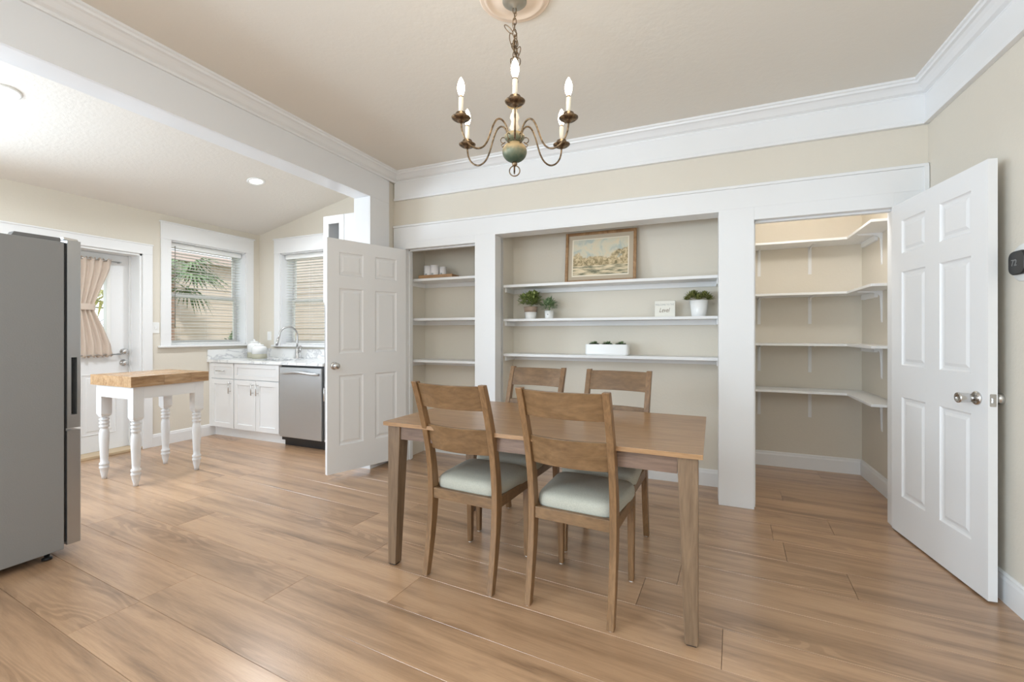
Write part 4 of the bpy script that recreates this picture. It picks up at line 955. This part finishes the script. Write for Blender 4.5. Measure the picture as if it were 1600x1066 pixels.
# ------------------------------------------------------------------ downlights in the sloping kitchen ceiling
sl = math.atan(0.208)
for x, y, lb in ((-4.257, 3.148, 'round recessed ceiling light nearer the kitchen windows'), (-4.223, 1.334, 'round recessed ceiling light at the left edge of the view')):
    t = thing('downlight', lb, 'ceiling light', (x, y, kz(x)), 0, 'recessed lights in the kitchen ceiling'); t.rotation_euler = (0, -sl, 0)
    MB().lathe([(0.085, 0.0), (0.085, -0.004), (0.078, -0.010), (0.060, -0.008), (0.056, 0.0)], n=40).build('trim_ring', M['white_plastic'], t)
    MB().lathe([(0.058, -0.003), (0.001, -0.0035)], n=32).build('lens', M['downlight'], t)
    l = bpy.data.lights.new('downlight_lamp', 'AREA'); l.shape = 'DISK'; l.size = 0.11; l.energy = 20; l.color = (0.88, 0.94, 1.0); l.spread = math.radians(150)
    lo = bpy.data.objects.new('downlight_lamp', l); C.objects.link(lo); lo.location = (x, y, kz(x) - 0.02)

# ------------------------------------------------------------------ things on the niche shelves
S1, S2, S3, SL = 1.682, 1.370, 1.052, 1.780
# framed watercolour leaning on the wall
t = thing('framed_picture', 'framed watercolour of trees by a pond, leaning on the highest niche shelf', 'picture', (-0.822, 3.852, S1 + 0.001)); t.rotation_euler = (math.radians(-6), 0, 0)
FW2, FH = 0.626, 0.462; f = 0.026; x0, x1 = -FW2 / 2, FW2 / 2
for nm, q in (('frame_side', (x0, x0 + f, 0, FH)), ('frame_side', (x1 - f, x1, 0, FH)), ('frame_rail', (x0 + f, x1 - f, 0, f)), ('frame_rail', (x0 + f, x1 - f, FH - f, FH))):
    MB().box(q[0], q[1], -0.022, 0, q[2], q[3]).build(nm, M['frame'], t, 0.004)
MB().box(x0 + f, x1 - f, -0.010, -0.004, f, FH - f).build('mat', M['mat'], t)
MB().box(x0 + 0.062, x1 - 0.062, -0.0115, -0.010, 0.060, FH - 0.062).build('paper', M['mat_white'], t)
MB().box(x0 + 0.072, x1 - 0.072, -0.0125, -0.0115, 0.072, FH - 0.070).build('watercolour', M['print'], t)

def leaf(mb, base, d, ln, wd_, bend=0.3, thick=None):
    d = Vector(d).normalized(); up = Vector((0, 0, 1)); sd = d.cross(up)
    sd = sd.normalized() if sd.length > 1e-3 else Vector((1, 0, 0)); nrm = sd.cross(d)
    b0 = Vector(base); m1 = b0 + d * ln * 0.45 + nrm * ln * 0.06; tip = b0 + d * ln - nrm * ln * bend * 0.3
    mb.add([b0, m1 + sd * wd_ / 2 - nrm * wd_ * .15, tip, m1 - sd * wd_ / 2 - nrm * wd_ * .15, m1], [(0, 1, 4), (1, 2, 4), (2, 3, 4), (3, 0, 4)])
def foliage(t, c, rx, rz, n, ln, wd_, mat, spread=1.0, name='foliage'):
    mb = MB()
    for _ in range(n):
        a = random.uniform(0, 2 * PI); e = math.acos(random.uniform(-0.15, 1)); rr = random.uniform(0.35, 0.9)
        d = Vector((math.sin(e) * math.cos(a), math.sin(e) * math.sin(a), math.cos(e)))
        p = Vector((c[0] + d.x * rx * rr, c[1] + d.y * rx * rr, c[2] + d.z * rz * rr))
        dd = d + Vector((random.uniform(-.7, .7), random.uniform(-.7, .7), random.uniform(-.3, .6))) * spread
        leaf(mb, p, dd, ln * random.uniform(0.7, 1.2), wd_ * random.uniform(.8, 1.2))
    o = mb.build(name, mat, t); o['kind'] = 'stuff'; return o
def stems(t, c, n, r, h):
    mb = MB()
    for _ in range(n):
        a = random.uniform(0, 2 * PI); q = r * random.uniform(.3, 1)
        mb.tube([(c[0], c[1], c[2]), (c[0] + q * .5 * math.cos(a), c[1] + q * .5 * math.sin(a), c[2] + h * .6), (c[0] + q * math.cos(a), c[1] + q * math.sin(a), c[2] + h)], 0.0012, 4)
    o = mb.build('stems', M['leaf_a'], t); o['kind'] = 'stuff'
G = 'potted plants on the niche shelf'
t = thing('potted_plant', 'largest leafy potted plant, in a pot with a taupe band above white', 'plant', (-1.440, 3.775, S2), 0, G)
MB().lathe([(0.045, 0), (0.048, 0.004), (0.056, 0.062)], n=28).build('pot', M['ceramic'], t)
MB().lathe([(0.0562, 0.062), (0.0655, 0.112), (0.060, 0.112), (0.056, 0.098), (0.001, 0.098)], n=28).build('pot_band', M['taupe'], t)
stems(t, (0, 0, 0.095), 14, 0.07, 0.10); foliage(t, (0, 0, 0.150), 0.112, 0.112, 520, 0.036, 0.022, M['leaf_a'])
t = thing('potted_plant', 'small grey-green potted plant in a white pot, right of the largest plant', 'plant', (-1.267, 3.79, S2), 0, G)
MB().lathe([(0.034, 0), (0.037, 0.004), (0.042, 0.072), (0.038, 0.072), (0.036, 0.060), (0.001, 0.060)], n=28).build('pot', M['ceramic'], t)
MB().lathe([(0.006, 0), (0.001, 0.001)], (0.0, -0.0395, 0.038), 8, 'y').build('motif', M['ink_grey'], t)
stems(t, (0, 0, 0.06), 10, 0.05, 0.08); foliage(t, (0.0, 0, 0.100), 0.074, 0.088, 240, 0.040, 0.015, M['leaf_b'], 0.6)
t = thing('potted_plant', 'squat succulent plant in a tall white pot at the right end of the shelf', 'plant', (-0.019, 3.80, S2), 0, G)
MB().lathe([(0.050, 0), (0.054, 0.004), (0.070, 0.128), (0.065, 0.128), (0.062, 0.112), (0.001, 0.112)], n=28).build('pot', M['ceramic'], t)
mb = MB()
for cx, cy, cz, s_ in ((-0.052, -.01, 0.150, 1.25), (0.045, 0.0, 0.148, 1.2), (-0.005, 0.04, 0.15, 1.0), (0.0, -0.035, 0.135, 1.0), (0.078, 0.01, 0.132, .9), (-0.035, 0.01, 0.170, 1.0), (0.04, 0.01, 0.165, .9), (-0.085, 0.01, 0.135, .85)):
    for j in range(5):
        for k in range(9):
            a = 2 * PI * (k + 0.5 * (j % 2)) / 9 + random.uniform(-.1, .1); e = math.radians(8 + j * 19)
            leaf(mb, (cx, cy, cz), (math.cos(a) * math.cos(e), math.sin(a) * math.cos(e), math.sin(e)), 0.058 * s_ * (1 - .04 * j), 0.020 * s_, -0.3)
o = mb.build('rosettes', M['leaf_c'], t); o['kind'] = 'stuff'
# planter
t = thing('succulent_planter', 'long white planter with three tufts of succulents', 'planter', (-0.742, 3.785, S3), math.radians(-2))
PWD, PD, PH = 0.366, 0.10, 0.092
o = MB(); rr_ = [rrect(-PWD / 2 * k, PWD / 2 * k, -PD / 2 * k2, PD / 2 * k2, 0.02) for k, k2 in ((0.96, .88), (1.0, 1.0), (1.0, 1.0), (0.975, .92), (0.97, .9))]
o.rings([[(p[0], p[1], z) for p in r_] for r_, z in zip(rr_, (0, 0.01, PH, PH, PH - 0.012))], False).build('trough', M['ceramic'], t, 0.002)
for cx in (-0.115, 0.0, 0.115):
    mb = MB().sphere((cx, 0, PH - 0.004), 0.050, 0.036, 0.014)
    o = mb.build('moss', M['soil'], t); o['kind'] = 'stuff'
    mb = MB()
    for _ in range(45):
        a = random.uniform(0, 2 * PI); q = random.uniform(0, 0.045); leaf(mb, (cx + q * math.cos(a), 0.6 * q * math.sin(a), PH + 0.002), (math.cos(a) * .8, math.sin(a) * .8, random.uniform(.3, 1.2)), 0.020 + 0.012 * (q < 0.02), 0.009)
    for _ in range(26):
        a = random.uniform(0, 2 * PI); leaf(mb, (cx + 0.01, 0, PH + 0.008), (math.cos(a), math.sin(a), random.uniform(.4, 1.8)), 0.026, 0.012)
    o = mb.build('succulent', M['leaf_b'], t); o['kind'] = 'stuff'
# sign block
t = thing('sign_block', 'small cream block sign lettered in grey and brown beside the white pot', 'sign', (-0.275, 3.80, S2), math.radians(2))
MB().box(-0.079, 0.079, 0, 0.034, 0, 0.134).build('block', M['sign'], t, 0.002)
text('WELCOME TO THE', 0.0205, M['ink_grey'], 'lettering', t, (-0.002, -0.0004, 0.102), (PI / 2, 0, 0), sx=0.82)
text('Level', 0.052, M['ink_brown'], 'lettering', t, (-0.006, -0.0004, 0.056), (PI / 2, 0, 0), shear=0.35, sx=0.72)
# tray with candle glasses in the narrow niche
t = thing('wooden_tray', 'flat light brown wooden tray on the shelf of the narrow niche', 'tray', (-2.41, 3.745, SL), math.radians(2))
mb = MB(); mb.box(-0.19, 0.19, -0.075, 0.075, 0, 0.010); mb.box(-0.19, 0.19, -0.075, -0.065, 0.0, 0.036); mb.box(-0.19, 0.19, 0.065, 0.075, 0.0, 0.036); mb.box(-0.19, -0.18, -0.065, 0.065, 0.0, 0.036); mb.box(0.18, 0.19, -0.065, 0.065, 0, 0.036)
mb.build('tray_body', M['tray'], t, 0.002)
wax = newmat('white_wax', (0.85, 0.83, 0.82), 0.5); cup = newmat('milky_glass', (0.86, 0.83, 0.83), 0.15)
for i, (x, y, r, h, lb) in enumerate(((-2.535, 3.745, 0.042, 0.125, 'milky candle glass at the left end of the tray'), (-2.450, 3.730, 0.042, 0.125, 'milky candle glass in the middle of the tray row'), (-2.368, 3.755, 0.034, 0.110, 'smallest candle glass, rightmost on the tray'))):
    g_ = thing('candle_glass', lb, 'candle', (x, y, SL + 0.010), 0, 'candle glasses on the wooden tray')
    MB().lathe([(r * .95, 0), (r, 0.004), (r, h), (r - 0.003, h), (r - 0.003, 0.008), (0.001, 0.008)], n=28).build('glass', cup, g_)
    MB().lathe([(r - 0.0045, 0.009), (r - 0.0045, h * .62), (0.001, h * .62)], n=24).build('wax', wax, g_)
    MB().box(-r * .3, r * .3, -r - 0.0012, -r * .85, 0.030, 0.046).build('wax_label', M['ink_grey'], g_)

# thermostat on the right wall, half outside the frame
t = thing('thermostat', 'black rounded thermostat on a white round backplate on the right wall', 'thermostat', (XR, 2.635, 1.545))
MB().lathe([(0.082, 0), (0.082, -0.006), (0.078, -0.009), (0.002, -0.009)], (0, 0, 0), 40, 'x').build('backplate', M['white_plastic'], t)
MB().rings([[(x, p[0] * s_, p[1] * s_) for p in rrect(-0.055, 0.055, -0.052, 0.052, 0.030)] for x, s_ in ((-0.009, .94), (-0.014, 1.0), (-0.024, 1.0), (-0.029, .93))], False).build('body', M['dark'], t)
o = text('72', 0.040, M['screen_grey'], 'lettering', t, (-0.0294, 0.012, 0.0), (PI / 2, 0, -PI / 2))

# ------------------------------------------------------------------ outside: lawn, neighbour's house, palms, fence
o = MB().box(-30, -5.76, -12, 22, -0.5, -0.4).build('lawn', M['lawn']); tag(o, 'grass yard outside the kitchen', 'lawn', kind='stuff')
o = MB().box(-5.76, 6, 4.9, 22, -0.5, -0.4).build('lawn', M['lawn']); tag(o, 'strip of yard behind the house seen through the sink window', 'lawn', kind='stuff')
t = thing('neighbour_house', "neighbour's house with beige lap siding and a pale roof edge outside the windows", 'house', (-9.0, 7.0, -0.4))
def siding(n, z0, h, a, b_, mode):
    base = None
    for k in range(n):
        z = z0 + k * h
        if mode == 'x':   # wall facing +x at x=-9, between y=a..b
            mb = MB().hexa([(-9.02, a, z), (-8.982, a, z), (-8.982, b_, z), (-9.02, b_, z)], [(-9.02, a, z + h), (-8.992, a, z + h), (-8.992, b_, z + h), (-9.02, b_, z + h)])
        else:
            mb = MB().hexa([(a, 6.982, z), (b_, 6.982, z), (b_, 7.02, z), (a, 7.02, z)], [(a, 6.992, z + h), (b_, 6.992, z + h), (b_, 7.02, z + h), (a, 7.02, z + h)])
        if base is None: base = mb.build('siding_board', M['siding'], t, world=True); bz = base.location.z
        else:
            c = base.copy(); C.objects.link(c); c.parent = t; c.location.z = bz + k * h
siding(24, -0.4, 0.125, 4.62, 7.0, 'x'); siding(32, -0.4, 0.125, -8.98, -3.0, 'y')
mb = MB(); mb.box(-9.3, -9.02, 4.62, 7.02, -0.4, 2.6); mb.box(-9.3, -3.0, 7.02, 7.3, -0.4, 3.6); mb.build('wall', M['siding'], t, world=True)
mb = MB().box(-9.30, -8.80, 4.50, 7.0, 2.60, 2.74); mb.build('fascia', M['eave'], t, world=True)
MB().box(-9.3, -2.9, 6.75, 7.3, 3.60, 3.76).build('fascia', M['eave'], t, world=True)
t = thing('brick_pier', "brick pier at the corner of the neighbour's house", 'pier', (-8.86, 4.72, -0.4))
rowh = 0.075; mb = MB(); mb.box(-0.13, 0.13, -0.15, 0.15, 0, 2.95); mb.build('mortar_core', newmat('mortar', (0.5, 0.45, 0.4), 0.9), t)
mb = MB()
for r in range(38):
    z = 0.01 + r * rowh + 0.004
    for k in range(2 if r % 2 else 3):
        w_ = 0.30 / (2 if r % 2 else 3); ya = -0.15 + k * w_
        mb.box(-0.142, 0.142, ya + 0.004 - (0.006 if k == 0 else 0), ya + w_ - 0.004, z, z + rowh - 0.012)
o = mb.build('bricks', M['brick'], t); o['kind'] = 'stuff'
def fan_palm(name, label, loc, fronds, mat, h, group=None, r=0.75):
    t = thing(name, label, 'palm', loc, 0, group)
    MB().tube([(0, 0, 0), (0.03, 0.02, h * .5), (0, 0, h)], [0.13, 0.10, 0.09], 12).build('trunk', M['trunk'], t)
    for (az, el, ln) in fronds:
        d = Vector((math.cos(az) * math.cos(el), math.sin(az) * math.cos(el), math.sin(el))); c = Vector((0, 0, h)) + d * ln
        mb = MB(); mb.tube([(0, 0, h), Vector((0, 0, h)) + d * ln * .5 + Vector((0, 0, .04)), c], 0.010, 5)
        sd = d.cross(Vector((0, 0, 1))).normalized(); nn = sd.cross(d)
        for k in range(26):
            g_ = math.radians(-115 + 230 * k / 25); dd = (d * math.cos(g_) + sd * math.sin(g_)) + nn * random.uniform(-.12, .05) - Vector((0, 0, 0.15))
            L_ = r * (1 - 0.25 * abs(g_) / 2) * random.uniform(.85, 1.05)
            leaf(mb, c, dd, L_, 0.040, 0.9)
        mb.build('frond', mat, t)
    return t
fan_palm('fan_palm', 'fan palm with green fronds crossing the upper sash of the left window', (-8.15, 4.32, -0.4), [(1.3, 0.1, .55), (0.9, .45, .5), (1.75, .25, .55), (2.3, .5, .5), (0.5, 0.0, .5), (1.5, -.45, .45), (-0.6, .3, .5)], M['leaf_d'], 2.6, None, 0.62)
fan_palm('fan_palm', 'olive fan palm behind the pane of the back door', (-7.6, 3.15, -0.4), [(k * 0.8, e, .5) for k, e in enumerate((.1, .5, -.2, .4, 0.0, .6, -.3, .3))], M['leaf_e'], 2.0, None, 0.62)
fan_palm('fan_palm', 'second olive fan palm lower down behind the pane of the back door', (-8.6, 3.6, -0.4), [(k * 0.9 + .3, e, .5) for k, e in enumerate((.2, .5, -.1, .4, 0.1, .6, .3))], M['leaf_e'], 1.5, None, 0.7)
t = thing('garden_bush', 'low green bush under the left kitchen window', 'bush', (-7.15, 5.02, -0.4))
mb = MB(); mb.tube([(0, 0, 0), (0, 0, 1.3)], 0.02, 6); mb.build('stem', M['trunk'], t)
foliage(t, (0, 0, 1.36), 0.30, 0.34, 420, 0.09, 0.05, M['leaf_d'])
t = thing('garden_fence', 'weathered wooden fence in the yard behind the back door', 'fence', (-11.5, 3.0, -0.4))
base = None
for k in range(34):
    y = -1.0 + k * 0.15
    if base is None: base = MB().box(-11.52, -11.50, y + .004, y + .146, -0.4, 1.15).build('picket', M['fence'], t, world=True); by = base.location.y
    else:
        c = base.copy(); C.objects.link(c); c.parent = t; c.location.y = by + k * 0.15
for z in (0.0, 0.85): MB().box(-11.56, -11.52, -1.0, 4.1, z, z + .08).build('rail', M['fence'], t, world=True)
